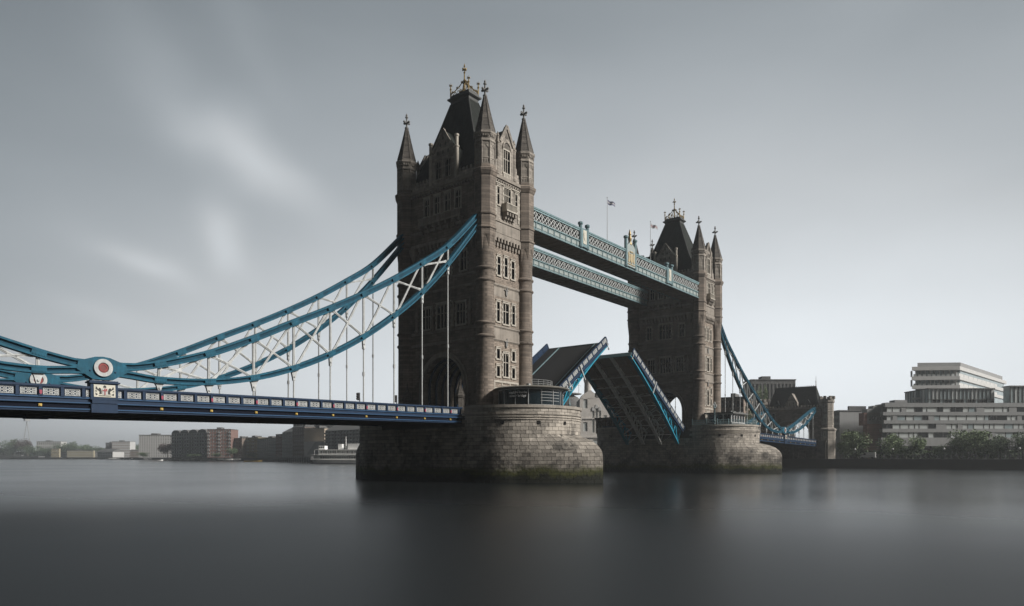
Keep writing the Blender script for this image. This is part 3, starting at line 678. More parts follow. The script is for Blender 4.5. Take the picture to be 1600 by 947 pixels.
    b.add([(x0, -3.1, 50), (x0, 3.1, 50), (x0, 3.1, 55), (x0, 0, 58.9), (x0, -3.1, 55), (x1, -3.1, 50), (x1, 3.1, 50), (x1, 3.1, 55), (x1, 0, 58.9), (x1, -3.1, 55)],
          [(4, 3, 2, 1, 0), (5, 6, 7, 8, 9), (0, 1, 6, 5), (1, 2, 7, 6), (2, 3, 8, 7), (3, 4, 9, 8), (4, 0, 5, 9)]); b.obj('dormer_roof', 'slate', T)
# cornice between the turrets with little corbels, all round
b = MB()
for sd in ('N', 'S', 'W', 'E'):
    up = face(sd, .28); h = (HY if sd in 'NS' else HX) - 1
    b.mbox(up, -h, h, 49.3, 49.7, -.3, .42); b.mbox(up, -h, h, 49.05, 49.3, -.3, .2); b.mbox(up, -h, h, 49.7, 49.95, -.3, .22)
    k = int(h * 2 / .62)
    for i in range(k): 
        u_ = -h + (i + .5) * (2 * h / k); b.mbox(up, u_ - .13, u_ + .13, 48.7, 49.05, 0, .3)
b.obj('cornice', 'ashlar', T)
# passage through the tower
b = MB()
ap = [(-AH, ZB)] + archpts(AH, AS, AZ) + [(AH, ZB)]
X0 = HX + .15
b.add([(-X0, u, z) for u, z in ap] + [(X0, u, z) for u, z in ap], [(i, i + 1, i + 1 + len(ap), i + len(ap)) for i in range(len(ap) - 1)])
b.obj('passage_vault', 'rubble', T)
for i in range(6):
    x = -4.2 + i * 1.65; A1 = [(-AH + .02, ZB)] + archpts(AH - .02, AS, AZ - .02) + [(AH - .02, ZB)]; A0 = [(-AH + .3, ZB)] + archpts(AH - .3, AS, AZ - .3) + [(AH - .3, ZB)]
    b = MB(); b.rings([[(x, o[0], o[1]), (x + .35, o[0], o[1]), (x + .35, i_[0], i_[1]), (x, i_[0], i_[1])] for o, i_ in zip(A1, A0)]); b.obj('vault_rib', 'tealdark', T)
MB().box(-HX + .4, HX - .4, -HY + .4, HY - .4, 38.5, 50.0).obj('inner_block', 'rubble', T)
MB().box(-HX + .4, HX - .4, -HY + .4, HY - .4, 21.0, 22.4).obj('inner_floor', 'rubble', T)
# main roof
b = MB()
def rr_(a, bb, z): return [(-a, -bb, z), (a, -bb, z), (a, bb, z), (-a, bb, z)]
b.rings([rr_(5.1, 8.6, 50.1), rr_(4.75, 8.2, 51.0), rr_(3.35, 5.6, 56.0), rr_(2.2, 3.65, 61.0), rr_(1.2, 2.1, 65.3)]); b.obj('roof', 'slate', T)
b = MB()
for sx in (-1, 1):
    for sy in (-1, 1):
        q_ = [(sx * a_, sy * b_, z_) for a_, b_, z_ in ((4.78, 8.24, 51), (3.37, 5.62, 56), (2.22, 3.67, 61), (1.22, 2.12, 65.3))]
        for A_, B_ in zip(q_, q_[1:]): b.tube(A_, B_, .11, 5)
b.obj('roof_hip', 'lead', T, kind='stuff')
b = MB(); b.rings([rr_(1.2, 2.1, 65.2), rr_(1.25, 2.15, 65.7), rr_(1.65, 2.55, 66.0), rr_(1.65, 2.55, 66.25), rr_(1.3, 2.2, 66.35), rr_(1.3, 2.2, 66.8)]); b.obj('roof_platform', 'lead', T)
cr = MB()
def star(x, y, z, r=.2):
    for d in ((r, 0), (-r, 0), (0, r), (0, -r)): cr.tube((x, y, z), (x + d[0], y + d[1], z), .06, 4, .1)
    cr.tube((x, y, z), (x, y, z + r * 1.2), .06, 4, .03)
for sx in (-1, 1):
    for sy in (-1, 1):
        x, y = sx * 1.25, sy * 2.1; cr.tube((x, y, 66.7), (x, y, 68.6), .13, 6, .1); cr.ball((x, y, 68.0), .2, 6, 4); star(x, y, 68.7, .32)
        for k in range(6):         # crocketed flying ribs to the middle spirelet
            t0, t1 = k / 6, (k + 1) / 6
            f_ = lambda t: Vector((x * (1 - t), y * (1 - t), 67.2 + 2.4 * t ** 1.4)); p_, q_ = f_(t0), f_(t1); cr.tube(p_, q_, .085, 5)
            if k in (1, 3, 5): star(p_.x, p_.y, p_.z + .12, .24)
            if k in (0, 2, 4): cr.tube(p_, (p_.x, p_.y, 66.8), .05, 4)
for a0, a1 in (((-1.25, -2.1), (1.25, -2.1)), ((1.25, -2.1), (1.25, 2.1)), ((1.25, 2.1), (-1.25, 2.1)), ((-1.25, 2.1), (-1.25, -2.1))):
    n_ = 6
    for k in range(n_):
        A_ = Vector(a0).lerp(Vector(a1), k / n_); B_ = Vector(a0).lerp(Vector(a1), (k + 1) / n_); Mx = (A_ + B_) / 2
        cr.tube((*A_, 66.8), (*Mx, 67.35), .05, 4); cr.tube((*Mx, 67.35), (*B_, 66.8), .05, 4)
cr.lathe([(.2, 66.7), (.14, 69), (.22, 69.4), (.12, 69.7), (.1, 70.6), (.2, 70.8), (.08, 71.0), (.07, 71.7), (.16, 71.9), (.02, 72.4)], 0, 0, 6)
for d in ((1, 0), (-1, 0), (0, 1), (0, -1)): cr.tube((0, 0, 71.35), (d[0] * .42, d[1] * .42, 71.35), .09, 5, .16)
cr.obj('roof_crown', 'gold', T, kind='stuff')
refresh()
copy_tree(T, (82.3, 0, 0), label='farther stone tower with golden roof crown, behind the raised leaves')
# ============================================================ SUSPENSION CHAINS
SPX = 82.3
UP = [(6.2, 42.7), (13.2, 36.0), (18.7, 32.2), (24.1, 28.8), (29.6, 25.7), (35.1, 22.85), (40.5, 20.25), (45.9, 17.6), (51.3, 15.25), (56.7, 13.55), (59.6, 12.95), (62.26, 12.95), (65, 12.95), (70.6, 14.2), (78, 16.3), (86, 18.7), (94, 20.9), (99, 22)]
LO = [(6.2, 41.2), (13.2, 33.35), (18.7, 28.0), (24.1, 23.7), (29.6, 20.0), (35.1, 17.0), (40.5, 14.7), (45.9, 13.05), (51.3, 12.15), (56.7, 11.9), (59.6, 12.15), (62.26, 12.3), (64.8, 12.2), (67.7, 11.95), (72, 12.2), (78, 13.3), (86, 15.6), (94, 19.0), (99, 21.4)]
def interp(T_, x):            # Catmull-Rom through the measured points
    i = max(0, min(len(T_) - 2, next((k for k in range(len(T_) - 1) if T_[k + 1][0] >= x), len(T_) - 2)))
    p1, p2 = T_[i], T_[i + 1]; p0 = T_[i - 1] if i else (2 * p1[0] - p2[0], 2 * p1[1] - p2[1]); p3 = T_[i + 2] if i + 2 < len(T_) else (2 * p2[0] - p1[0], 2 * p2[1] - p1[1])
    t = (x - p1[0]) / (p2[0] - p1[0]); m1 = (p2[1] - p0[1]) / (p2[0] - p0[0]) * (p2[0] - p1[0]); m2 = (p3[1] - p1[1]) / (p3[0] - p1[0]) * (p2[0] - p1[0])
    return (2 * t ** 3 - 3 * t ** 2 + 1) * p1[1] + (t ** 3 - 2 * t ** 2 + t) * m1 + (-2 * t ** 3 + 3 * t ** 2) * p2[1] + (t ** 3 - t ** 2) * m2
DT = lambda d: 11.55 - .0165 * (d - 10.65)      # parapet top along the side span
HG = [13.2 + 5.43 * k for k in range(9)] + [67.7 + 5.43 * k for k in range(6)]
CHN = thing('suspension_chain', 'nearest teal lattice suspension chain with red and white medallion, left of the near tower', 'suspension chain', (0, -8.6, 0), pi, group='stiffened suspension chains')
xs = [6.2 + i * (99 - 6.2) / 84 for i in range(85)]
def chord(T_, nm, hh=.78):
    b = MB()
    def sec(w, z0, z1, off=0):
        rs = []
        for i, x in enumerate(xs):
            z = interp(T_, x); dz = (interp(T_, x + .05) - interp(T_, x - .05)) / .1; l = sqrt(1 + dz * dz); nx, nz_ = -dz / l, 1 / l
            rs.append([(x + nx * z0, -w / 2, z + nz_ * z0), (x + nx * z0, w / 2, z + nz_ * z0), (x + nx * z1, w / 2, z + nz_ * z1), (x + nx * z1, -w / 2, z + nz_ * z1)])
        b.rings(rs)
    h = hh / 2
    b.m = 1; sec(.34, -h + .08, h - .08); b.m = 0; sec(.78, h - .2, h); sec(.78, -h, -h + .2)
    for z_ in (0,): pass
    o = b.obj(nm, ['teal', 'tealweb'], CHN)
    return o
chord(UP, 'upper_chord'); chord(LO, 'lower_chord', .70)
for i in range(30):     # cover plates and rivet rows on the chords
    pass
def brace_seg(b, p, q, w0, w1):
    """flat lattice bar that flares toward its ends"""
    p = Vector(p); q = Vector(q); m_ = (p + q) / 2
    d = (q - p).normalized(); n_ = Vector((-d.z, 0, d.x))
    pr = [(0, w1), (.12, w0 * 1.15), (.5, w0), (.88, w0 * 1.15), (1, w1)]
    rs = []
    for t, w in pr:
        c = p.lerp(q, t); rs.append([c + n_ * (w / 2) + Vector((0, -.09, 0)), c - n_ * (w / 2) + Vector((0, -.09, 0)), c - n_ * (w / 2) + Vector((0, .09, 0)), c + n_ * (w / 2) + Vector((0, .09, 0))])
    b.rings(rs)
    b.beam(p, q, .30, .05, n_)
hs = sorted(HG[:9]); hs2 = sorted(HG[9:])
for seq in (hs, hs2):
    for k, x in enumerate(seq):
        zu, zl = interp(UP, x), interp(LO, x)
        if zu - zl > .95:
            b = MB(); brace_seg(b, (x, 0, zl), (x, 0, zu), .26, .75 if zu - zl < 3 else .5); b.obj('vertical_strut', 'white', CHN)
        if k + 1 < len(seq):
            x2 = seq[k + 1]; zu2, zl2 = interp(UP, x2), interp(LO, x2)
            if zu - zl < .9 or zu2 - zl2 < .9: continue
            e = .35
            b = MB(); brace_seg(b, (x + e, 0, zl + .2), (x2 - e, 0, zu2 - .2), .24, .45); brace_seg(b, (x + e, 0, zu - .2), (x2 - e, 0, zl2 + .2), .24, .45)
            # gusset at the crossing
            A = Vector((x + e, 0, zl)); B = Vector((x2 - e, 0, zu2)); C_ = Vector((x + e, 0, zu)); D_ = Vector((x2 - e, 0, zl2))
            tt = ((C_ - A).cross(D_ - C_)).y / ((B - A).cross(D_ - C_)).y if abs(((B - A).cross(D_ - C_)).y) > 1e-6 else .5
            c = A.lerp(B, tt); u1 = (B - A).normalized() * .55; u2 = (D_ - C_).normalized() * .55
            b.poly(lambda u, z, d: (u, d, z), [(c.x + u1.x, c.z + u1.z), (c.x + (u1.x + u2.x) * .28, c.z + (u1.z + u2.z) * .28), (c.x + u2.x, c.z + u2.z), (c.x + (u2.x - u1.x) * .28, c.z + (u2.z - u1.z) * .28), (c.x - u1.x, c.z - u1.z), (c.x - (u1.x + u2.x) * .28, c.z - (u1.z + u2.z) * .28), (c.x - u2.x, c.z - u2.z), (c.x + (u1.x - u2.x) * .28, c.z + (u1.z - u2.z) * .28)], -.12, .12)
            b.obj('cross_brace', 'white', CHN)
        zb = DT(x) - .1; zt = zl - .3; g_ = min(1.25, max(.35, zt - zb)); w = .62 if zt - zb < 4 else .38
        b = MB(); pts = [(x - w, zt + .1), (x - w * .55, zt - g_ * .25), (x - .16, zt - g_ * .8), (x - .14, zt - g_), (x + .14, zt - g_), (x + .16, zt - g_ * .8), (x + w * .55, zt - g_ * .25), (x + w, zt + .1)]
        b.poly(lambda u, z, d: (u, d, z), pts, -.14, .14); b.ball((x, -.16, zt - g_ * .62), .13, 6, 4); b.ball((x, .16, zt - g_ * .62), .13, 6, 4)
        if zt - g_ > zb + .1:
            b.tube((x, 0, zt - g_ + .1), (x, 0, zb), .095, 8)
            if zt - zb > 6: b.tube((x, 0, zb + (zt - zb) * .42), (x, 0, zb + (zt - zb) * .42 + .5), .17, 8); b.ball((x, 0, zt - g_), .26, 6, 4)
        b.obj('hanger', 'white', CHN, smooth=40)
for x in hs + hs2:          # splice plates over the chords at the panel points
    for T_, nm in ((UP, 'upper'), (LO, 'lower')):
        z = interp(T_, x); dz = interp(T_, x + .5) - interp(T_, x - .5); d_ = Vector((1, 0, dz)).normalized()
        b = MB(); p = Vector((x, 0, z)); b.beam(p - d_ * .62, p + d_ * .62, .86, .5, (-d_.z, 0, d_.x))
        for k in range(5):
            for s_ in (-1, 1):
                for q_ in (-.15, .15): c_ = p + d_ * (-.48 + k * .24) + Vector((-d_.z, 0, d_.x)) * q_; b.beam(c_ + Vector((0, s_ * .42, 0)), c_ + Vector((0, s_ * .47, 0)), .07, .07)
        b.obj('splice_plate', 'teal', CHN)
# hub plate with medallion
b = MB(); X = 62.26
b.poly(lambda u, z, d: (u, d, z), [(X - 2.3, 12.3), (X - 1.9, 12.05), (X - 1.3, 11.7), (X - .9, 11.45), (X + .9, 11.45), (X + 1.3, 11.7), (X + 1.9, 12.05), (X + 2.3, 12.3), (X + 2.2, 13.05), (X + 1.6, 13.3), (X + .7, 13.62), (X, 13.7), (X - .7, 13.62), (X - 1.6, 13.3), (X - 2.2, 13.05)], -.40, .40)
b.obj('hub_plate', 'teal', CHN)
for s in (-1, 1):
    c = (X, 0, 12.6)
    def disc(r0, r1, d0, d1, nm, mt_, par):
        b = MB(); n = 32; rs = []
        for i in range(n):
            a = 2 * pi * i / n; f_ = lambda r, d: (c[0] + r * cos(a), s * d, c[2] + r * sin(a)); rs.append([f_(r0, d0), f_(r1, d0), f_(r1, d1), f_(r0, d1)])
        b.rings(rs + [rs[0]], cap=False); return b.obj(nm, mt_, par, smooth=40)
    ring = disc(.50, .86, .35, .60, 'medallion_ring', 'white', CHN)
    disc(.001, .52, .35, .52, 'medallion_disc', 'darkred', ring); disc(.30, .36, .5, .56, 'medallion_trim', 'red', ring)
    b = MB(); b.ball((X - 1.15, s * .42, 12.25), .09, 6, 4); b.ball((X + 1.15, s * .42, 12.25), .09, 6, 4); b.obj('rivet', 'tealdark', CHN, kind='stuff')
refresh()
copy_tree(CHN, (0, 8.6, 0), label='teal lattice suspension chain on the far side of the roadway, left of the near tower')
copy_tree(CHN, (SPX, -8.6, 0), (0, 0, 0), label='blue lattice suspension chain sweeping down right of the farther tower to the abutment')
copy_tree(CHN, (SPX, 8.6, 0), (0, 0, 0), label='suspension chain mostly hidden behind the one right of the farther tower')

# ============================================================ SIDE SPAN DECKS
HW = 9.15; LS = 88.0
DK = thing('bridge_side_span', 'long dark blue road span at left with white tracery parapet panels', 'bridge deck', (-10.65, 0, 11.55), rot=(0, .0165, pi), group='suspended side spans')
MB().box(0, LS, -HW + .5, HW - .5, -1.5, -1.15).obj('road_slab', 'asphalt', DK)
for i in range(31):
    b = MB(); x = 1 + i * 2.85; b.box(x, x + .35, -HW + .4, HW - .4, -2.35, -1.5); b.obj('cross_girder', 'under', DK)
b = MB()
for y in (-5, -1.7, 1.7, 5): b.box(0, LS, y - .15, y + .15, -2.05, -1.51)
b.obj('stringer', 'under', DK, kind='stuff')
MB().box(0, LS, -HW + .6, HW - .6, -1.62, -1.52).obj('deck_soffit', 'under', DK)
FASC = {}
for s in (-1, 1):
    mp = lambda u, z, d, s=s: (u, s * (HW - .45 + d), z)
    for nm, z0, z1, d0, d1, m_ in (('girder_web', -2.4, -1.15, 0, .22, 'navy'), ('coping_rail', -.2, 0, .1, .62, 'tealdark'), ('coping_rail', -.3, -.2, .18, .52, 'tealdark'), ('parapet_backing', -1.05, -.3, .24, .34, 'tealdark'),
                              ('base_moulding', -1.2, -1.05, 0, .56, 'bluelight'), ('fascia_band', -1.5, -1.2, 0, .42, 'tealdark'), ('moulding', -1.66, -1.56, 0, .54, 'bluelight'),
                              ('fascia_band', -1.56, -1.5, 0, .46, 'tealdark'), ('fascia_band', -2.14, -1.66, 0, .3, 'navy'), ('moulding', -2.26, -2.14, 0, .5, 'bluelight'), ('fascia_band', -2.44, -2.26, 0, .38, 'tealdark')):
        b = MB(); b.mbox(mp, 0, LS, z0, z1, d0, d1); b.obj(nm, m_, DK)
def panel_mesh(w, h, th, n=3):
    """pierced tracery panel: frame, saltires and rings"""
    b = MB(); F_ = lambda u, z, d: (u, d, z)
    b.mbox(F_, -w / 2, w / 2, -h / 2, -h / 2 + .05, -th, th); b.mbox(F_, -w / 2, w / 2, h / 2 - .05, h / 2, -th, th)
    b.mbox(F_, -w / 2, -w / 2 + .05, -h / 2, h / 2, -th, th); b.mbox(F_, w / 2 - .05, w / 2, -h / 2, h / 2, -th, th)
    cw = w / n
    for i in range(n):
        cx = -w / 2 + cw * (i + .5)
        for a, c in (((cx - cw / 2, -h / 2), (cx + cw / 2, h / 2)), ((cx - cw / 2, h / 2), (cx + cw / 2, -h / 2))): b.beam((a[0], 0, a[1]), (c[0], 0, c[1]), .06, th * 1.8)
        r = min(cw, h) * .34; k = 8
        for j in range(k):
            a0, a1 = 2 * pi * j / k, 2 * pi * (j + 1) / k; b.beam((cx + r * cos(a0), 0, r * sin(a0)), (cx + r * cos(a1), 0, r * sin(a1)), .055, th * 1.8)
        b.mbox(F_, cx - .06, cx + .06, -.06, .06, -th, th)
        for zz in (-1, 1): b.mbox(F_, cx - .05, cx + .05, zz * h * .42 - .05, zz * h * .42 + .05, -th, th); b.mbox(F_, cx + zz * cw * .42 - .05, cx + zz * cw * .42 + .05, -.05, .05, -th, th)
    return b.data('parapet_panel', 'white')
PM = panel_mesh(1.30, .62, .03)
pb = MB(); pb.box(-.14, .14, 0, .24, -1.05, -.2); pb.box(-.18, .18, 0, .28, -1.08, -.98); POST = pb.data('parapet_post', 'tealdark')
pb = MB(); pb.poly(lambda u, z, d: (u, d, z), [(-.11, -.55), (-.11, -.85), (0, -.98), (.11, -.85), (.11, -.55)], 0, .05); SH = pb.data('red_shield', 'pink')
pb = MB(); pb.box(-.14, .14, 0, .16, -2.04, -1.8); pb.tube((0, .1, -1.92), (0, .22, -1.92), .1, 8); LAMP = pb.data('navigation_light', 'yellow')
stations = [d - 10.65 for d in (HG[:9] + [62.26] + HG[9:])]
posts = []
for i, d in enumerate(stations):
    posts.append((d, True))
    nx = stations[i + 1] if i + 1 < len(stations) else LS + 2
    for k in (1, 2): posts.append((d + 5.45 * k / 3, False))
posts = [(.75, False)] + posts
posts = [p for p in posts if p[0] < LS - .3]
for s in (-1, 1):
    rz = 0 if s > 0 else pi
    for d, hang in posts:
        if abs(d - (62.26 - 10.65)) < .1: continue
        link('parapet_post', POST, DK, (d, s * (HW - .45 + .34), 0), (0, 0, rz))
        if hang:
            link('red_shield', SH, DK, (d, s * (HW - .45 + .59), 0), (0, 0, rz)); link('navigation_light', LAMP, DK, (d, s * (HW - .45 + .3), 0), (0, 0, rz))
    ds = [p[0] for p in posts]
    for a, c in zip(ds, ds[1:]):
        m_ = (a + c) / 2
        w = c - a
        if w < 1.2: continue
        link('parapet_panel', PM, DK, (m_, s * (HW - .45 + .39), -.66), (0, 0, 0))
    # pedestal with the arms, under the medallion
    X = 62.26 - 10.65; mp = lambda u, z, d, s=s: (X + u * s * 1, s * (HW + .1 + d), z)
    b = MB(); b.mbox(mp, -1.25, 1.25, -1.15, .35, -.7, .12); b.mbox(mp, -1.4, 1.4, .35, .5, -.8, .28); b.mbox(mp, -1.3, 1.3, .5, .62, -.7, .1); b.mbox(mp, -1.15, 1.15, -1.6, -1.15, -.5, .2); b.mbox(mp, -1.2, 1.2, -2.5, -1.6, -.5, .12); b.mbox(mp, -1.3, 1.3, -1.25, -1.12, -.6, .22)
    ped = b.obj('arms_pedestal', 'tealdark', DK)
    b = MB(); b.mbox(mp, -.98, .98, -.98, .22, .1, .17); b.obj('arms_plaque', 'cream', ped)
    b = MB(); z0 = -.38
    b.mbox(mp, -.24, .24, z0 - .35, z0 + .25, .17, .2); b.obj('shield', 'white', ped)
    b = MB(); b.mbox(mp, -.045, .045, z0 - .38, z0 + .24, .2, .23); b.mbox(mp, -.22, .22, z0 - .02, z0 + .07, .2, .228); b.mbox(mp, -.2, -.1, z0 + .1, z0 + .22, .2, .226); b.obj('red_cross', 'red', ped)
    b = MB()
    for q in (-1, 1):     # winged supporters, crest and scrolls in relief
        b.poly(mp, [(q * .3, z0 - .3), (q * .52, z0 - .32), (q * .46, z0 - .1), (q * .62, z0 + .12), (q * .5, z0 + .3), (q * .36, z0 + .22), (q * .3, z0)], .17, .21)
        b.poly(mp, [(q * .56, z0 + .02), (q * .84, z0 + .2), (q * .78, z0 + .42), (q * .66, z0 + .25)], .17, .205)
        b.poly(mp, [(q * .62, z0 - .34), (q * .86, z0 - .2), (q * .8, z0 - .46)], .17, .2); b.poly(mp, [(q * .7, z0 - .1), (q * .88, z0 - .05), (q * .8, z0 + .06)], .17, .2)
    b.poly(mp, [(-.14, z0 + .32), (.14, z0 + .32), (.1, z0 + .5), (0, z0 + .56), (-.1, z0 + .5)], .17, .21); b.mbox(mp, -.55, .55, z0 - .5, z0 - .44, .17, .2); b.obj('supporters', 'black', ped)
refresh()
copy_tree(DK, (SPX + 10.65, 0, 11.55), (0, .0165, 0), label='short looking blue road span between the farther pier and the abutment')

# ============================================================ BASCULE LEAVES
BL = 30.3
LF = thing('bascule_leaf', 'raised road leaf at left of the pair, showing its dark road surface', 'bascule', (10.65, 0, 10.35), rot=(0, -radians(34.6), 0), group='raised bascule leaves')
MB().box(-.6, BL, -4.6, 4.6, -.28, 0).obj('road_surface', 'asphalt', LF)
b = MB(); b.box(-.6, BL, 4.62, 7.3, -.26, .12); b.box(-.6, BL, -7.3, -4.62, -.26, .12); b.obj('footway', 'asphalt', LF, kind='stuff')
for y in (-4.6, 4.6): MB().box(-.6, BL, y - .12, y + .12, .004, .17).obj('kerb', 'wblue', LF)
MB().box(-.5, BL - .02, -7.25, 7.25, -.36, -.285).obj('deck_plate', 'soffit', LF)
def gd(x): return .7 + 3.1 * max(0, 1 - x / BL) ** 1.75      # girder depth
gys = (-6.9, -2.35, 2.35, 6.9); NB = 9; bx = [BL * i / NB for i in range(NB + 1)]
for gi, y in enumerate(gys):
    outer = gi in (0, 3); mt_ = 'cyan' if outer else 'girder'
    b = MB(); rs = []
    for x in [BL * i / 18 for i in range(19)]: d = gd(x); rs.append([(x, y - .42, -d - .16), (x, y + .42, -d - .16), (x, y + .42, -d + .12), (x, y - .42, -d + .12)])
    b.rings(rs); b.box(0, BL, y - .26, y + .26, -.6, -.37); b.obj('main_girder', mt_ if outer else 'girderpale', LF)
    for i in range(NB):
        x0, x1 = bx[i], bx[i + 1]
        if i < 7:
            b = MB(); b.beam((x0 + .2, y, -gd(x0) + .1), (x0 + .2, y, -.5), .22, .25, (1, 0, 0)); b.beam((x0 + .2, y, -gd(x0) + .1), (x1 + .1, y, -.5), .22, .25, (0, 0, 1)); b.obj('web_strut', mt_, LF)
        else:
            b = MB(); b.add([(x0, y, -gd(x0)), (x1, y, -gd(x1)), (x1, y, -.5), (x0, y, -.5), (x0, y + .06, -gd(x0)), (x1, y + .06, -gd(x1)), (x1, y + .06, -.5), (x0, y + .06, -.5)], [(0, 1, 2, 3), (7, 6, 5, 4), (0, 4, 5, 1), (1, 5, 6, 2), (2, 6, 7, 3), (3, 7, 4, 0)]); b.obj('web_plate', mt_, LF)
for i in range(1, NB + 1):
    x = bx[i] - .15; d = gd(x)
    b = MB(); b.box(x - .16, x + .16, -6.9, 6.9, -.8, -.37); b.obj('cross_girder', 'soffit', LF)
    if i < 8:
        for a, c in zip(gys, gys[1:]):
            b = MB(); b.beam((x, a, -d), (x, c, -d), .16, .16); b.beam((x, a, -d), (x, (a + c) / 2, -.7), .12, .12); b.beam((x, c, -d), (x, (a + c) / 2, -.7), .12, .12); b.obj('sway_brace', 'girder', LF)
            if i < 5 and (a, c) != (-2.35, 2.35): b = MB(); x0 = bx[i - 1]; b.beam((x0, a, -gd(x0) + .05), (x, c, -d + .05), .13, .1); b.obj('lateral_brace', 'girder', LF)
b = MB()
for k in range(4): y = -4.6 + k * 3.07; b.box(0, BL, y - .12, y + .12, -.58, -.37)
b.obj('stringer', 'soffit', LF, kind='stuff')
MB().box(BL, BL + .12, -7.35, 7.35, -.85, .13).obj('tip_fascia', 'wblue', LF)
for s in (-1, 1):
    mp = lambda u, z, d, s=s: (u, s * (7.3 + d), z)
    b = MB(); b.mbox(mp, -.5, BL, 1.22, 1.36, -.08, .24); b.obj('handrail', 'tealdark', LF)
    b = MB(); b.mbox(mp, -.5, BL, -.3, .22, .0, .22); b.mbox(mp, -.5, BL, -.42, -.3, -.3, .32); b.obj('edge_beam', 'tealdark', LF)
    MB().mbox(mp, -.5, BL, .25, 1.22, .06, .1).obj('parapet_backing', 'tealdark', LF)
    np_ = 14; st = BL / np_
    for i in range(np_ + 1):
        b = MB(); b.mbox(mp, i * st - .13, i * st + .13, .2, 1.24, 0, .26); b.obj('parapet_post', 'tealdark', LF)
        if i < np_: link('parapet_panel', PM, LF, (i * st + st / 2, s * 7.5, .74), scale=(1.25, 1, 1.2))
    b = MB(); b.beam((BL * .6, s * 7.7, 1.3), (BL * .6, s * 7.7, -2.0), .22, .22); b.obj('white_strut', 'white', LF)
    b = MB(); b.beam((BL - .5, s * 7.6, .4), (BL - .5, s * 7.6, -1.2), .12, .12); b.ball((BL - .5, s * 7.6, -1.25), .2); b.obj('tip_lamp', 'white', LF)
refresh()
copy_tree(LF, (SPX - 10.65, 0, 10.35), (0, -radians(32.5), pi), label='raised road leaf at right of the pair, showing girders and bracing underneath')

# ============================================================ HIGH WALKWAYS
WX0, WX1 = HX + .9, SPX - HX - .9; WL = WX1 - WX0
WK = thing('high_walkway', 'nearer upper walkway with carved centre panel, joining the towers high up', 'walkway', (WX0, -7.15, 0), group='high level walkways')
HWk = 2.45
MB().box(0, WL, -HWk, HWk, 43.5, 43.75).obj('walkway_floor', 'soffit', WK)
for i in range(36): MB().box(i * WL / 36, i * WL / 36 + .22, -HWk + .1, HWk - .1, 43.3, 43.5).obj('floor_beam', 'soffit', WK)
b = MB(); b.poly(lambda u, z, d: (d, u, z), [(-HWk + .2, 46.9), (HWk - .2, 46.9), (1.2, 47.25), (-1.2, 47.25)], 0, WL); b.obj('walkway_roof', 'lead', WK)
NP = 38; st = WL / NP
lp = MB(); F_ = lambda u, z, d: (u, d, z)
h_ = st / 2; zb_, zt_, zm_ = 44.95, 46.75, 45.85
lp.beam((-h_, 0, zb_), (h_, 0, zt_), .10, .13); lp.beam((-h_, .07, zt_), (h_, .07, zb_), .10, .13)
for p, q in (((-h_, zm_), (0, zt_)), ((0, zt_), (h_, zm_)), ((-h_, zm_), (0, zb_)), ((0, zb_), (h_, zm_))): lp.beam((p[0], .03, p[1]), (q[0], .03, q[1]), .09, .09)
lp.beam((0, .02, zm_ - .16), (0, .02, zm_ + .16), .34, .16); lp.beam((h_, .02, zm_ - .12), (h_, .02, zm_ + .12), .26, .16); lp.beam((-h_ + .06, .02, zb_), (-h_ + .06, .02, zt_), .1, .12)
LAT = lp.data('lattice_panel', 'white')
fp = MB(); fp.mbox(F_, -st / 2 + .28, st / 2 - .28, 43.98, 44.5, 0, .05); fp.mbox(F_, -st / 2 + .2, st / 2 - .2, 43.9, 43.96, 0, .08); fp.mbox(F_, -st / 2 + .2, st / 2 - .2, 44.52, 44.58, 0, .08); fp.mbox(F_, -st / 2 + .15, -st / 2 + .22, 43.9, 44.58, 0, .08); fp.mbox(F_, st / 2 - .22, st / 2 - .15, 43.9, 44.58, 0, .08)
FP = fp.data('fascia_panel', 'wpanel')
ps = MB(); ps.box(-.07, .07, 0, .12, 43.65, 44.85); PST = ps.data('fascia_rib', 'wblue')
for s in (-1, 1):
    mp = lambda u, z, d, s=s: (u, s * (HWk + d), z)
    for nm, z0, z1, d0, d1, m_ in (('bottom_flange', 43.38, 43.6, -.2, .2, 'wblue'), ('fascia', 43.6, 44.9, -.08, .0, 'wgreen'), ('mid_rail', 44.82, 44.96, -.1, .2, 'wgreen'), ('top_rail', 46.72, 47.0, -.15, .2, 'wgreen'), ('cornice_rail', 47.0, 47.3, -.15, .3, 'wblue')):
        b = MB(); b.mbox(mp, 0, WL, z0, z1, d0, d1); b.obj(nm, m_, WK)
    MB().mbox(mp, 0, WL, 44.96, 46.72, -.75, -.7).obj('glazing', 'glass', WK)
    for i in range(NP):
        x = (i + .5) * st; rz = 0 if s > 0 else pi
        link('lattice_panel', LAT, WK, (x, s * (HWk + .02), 0)); link('fascia_panel', FP, WK, (x, s * HWk, 0), (0, 0, rz)); link('fascia_rib', PST, WK, (x - st / 2, s * HWk, 0), (0, 0, rz))
refresh()
ew = copy_tree(WK, (WX0, 7.15, 0), label='farther upper walkway, seen lower and behind the nearer one')
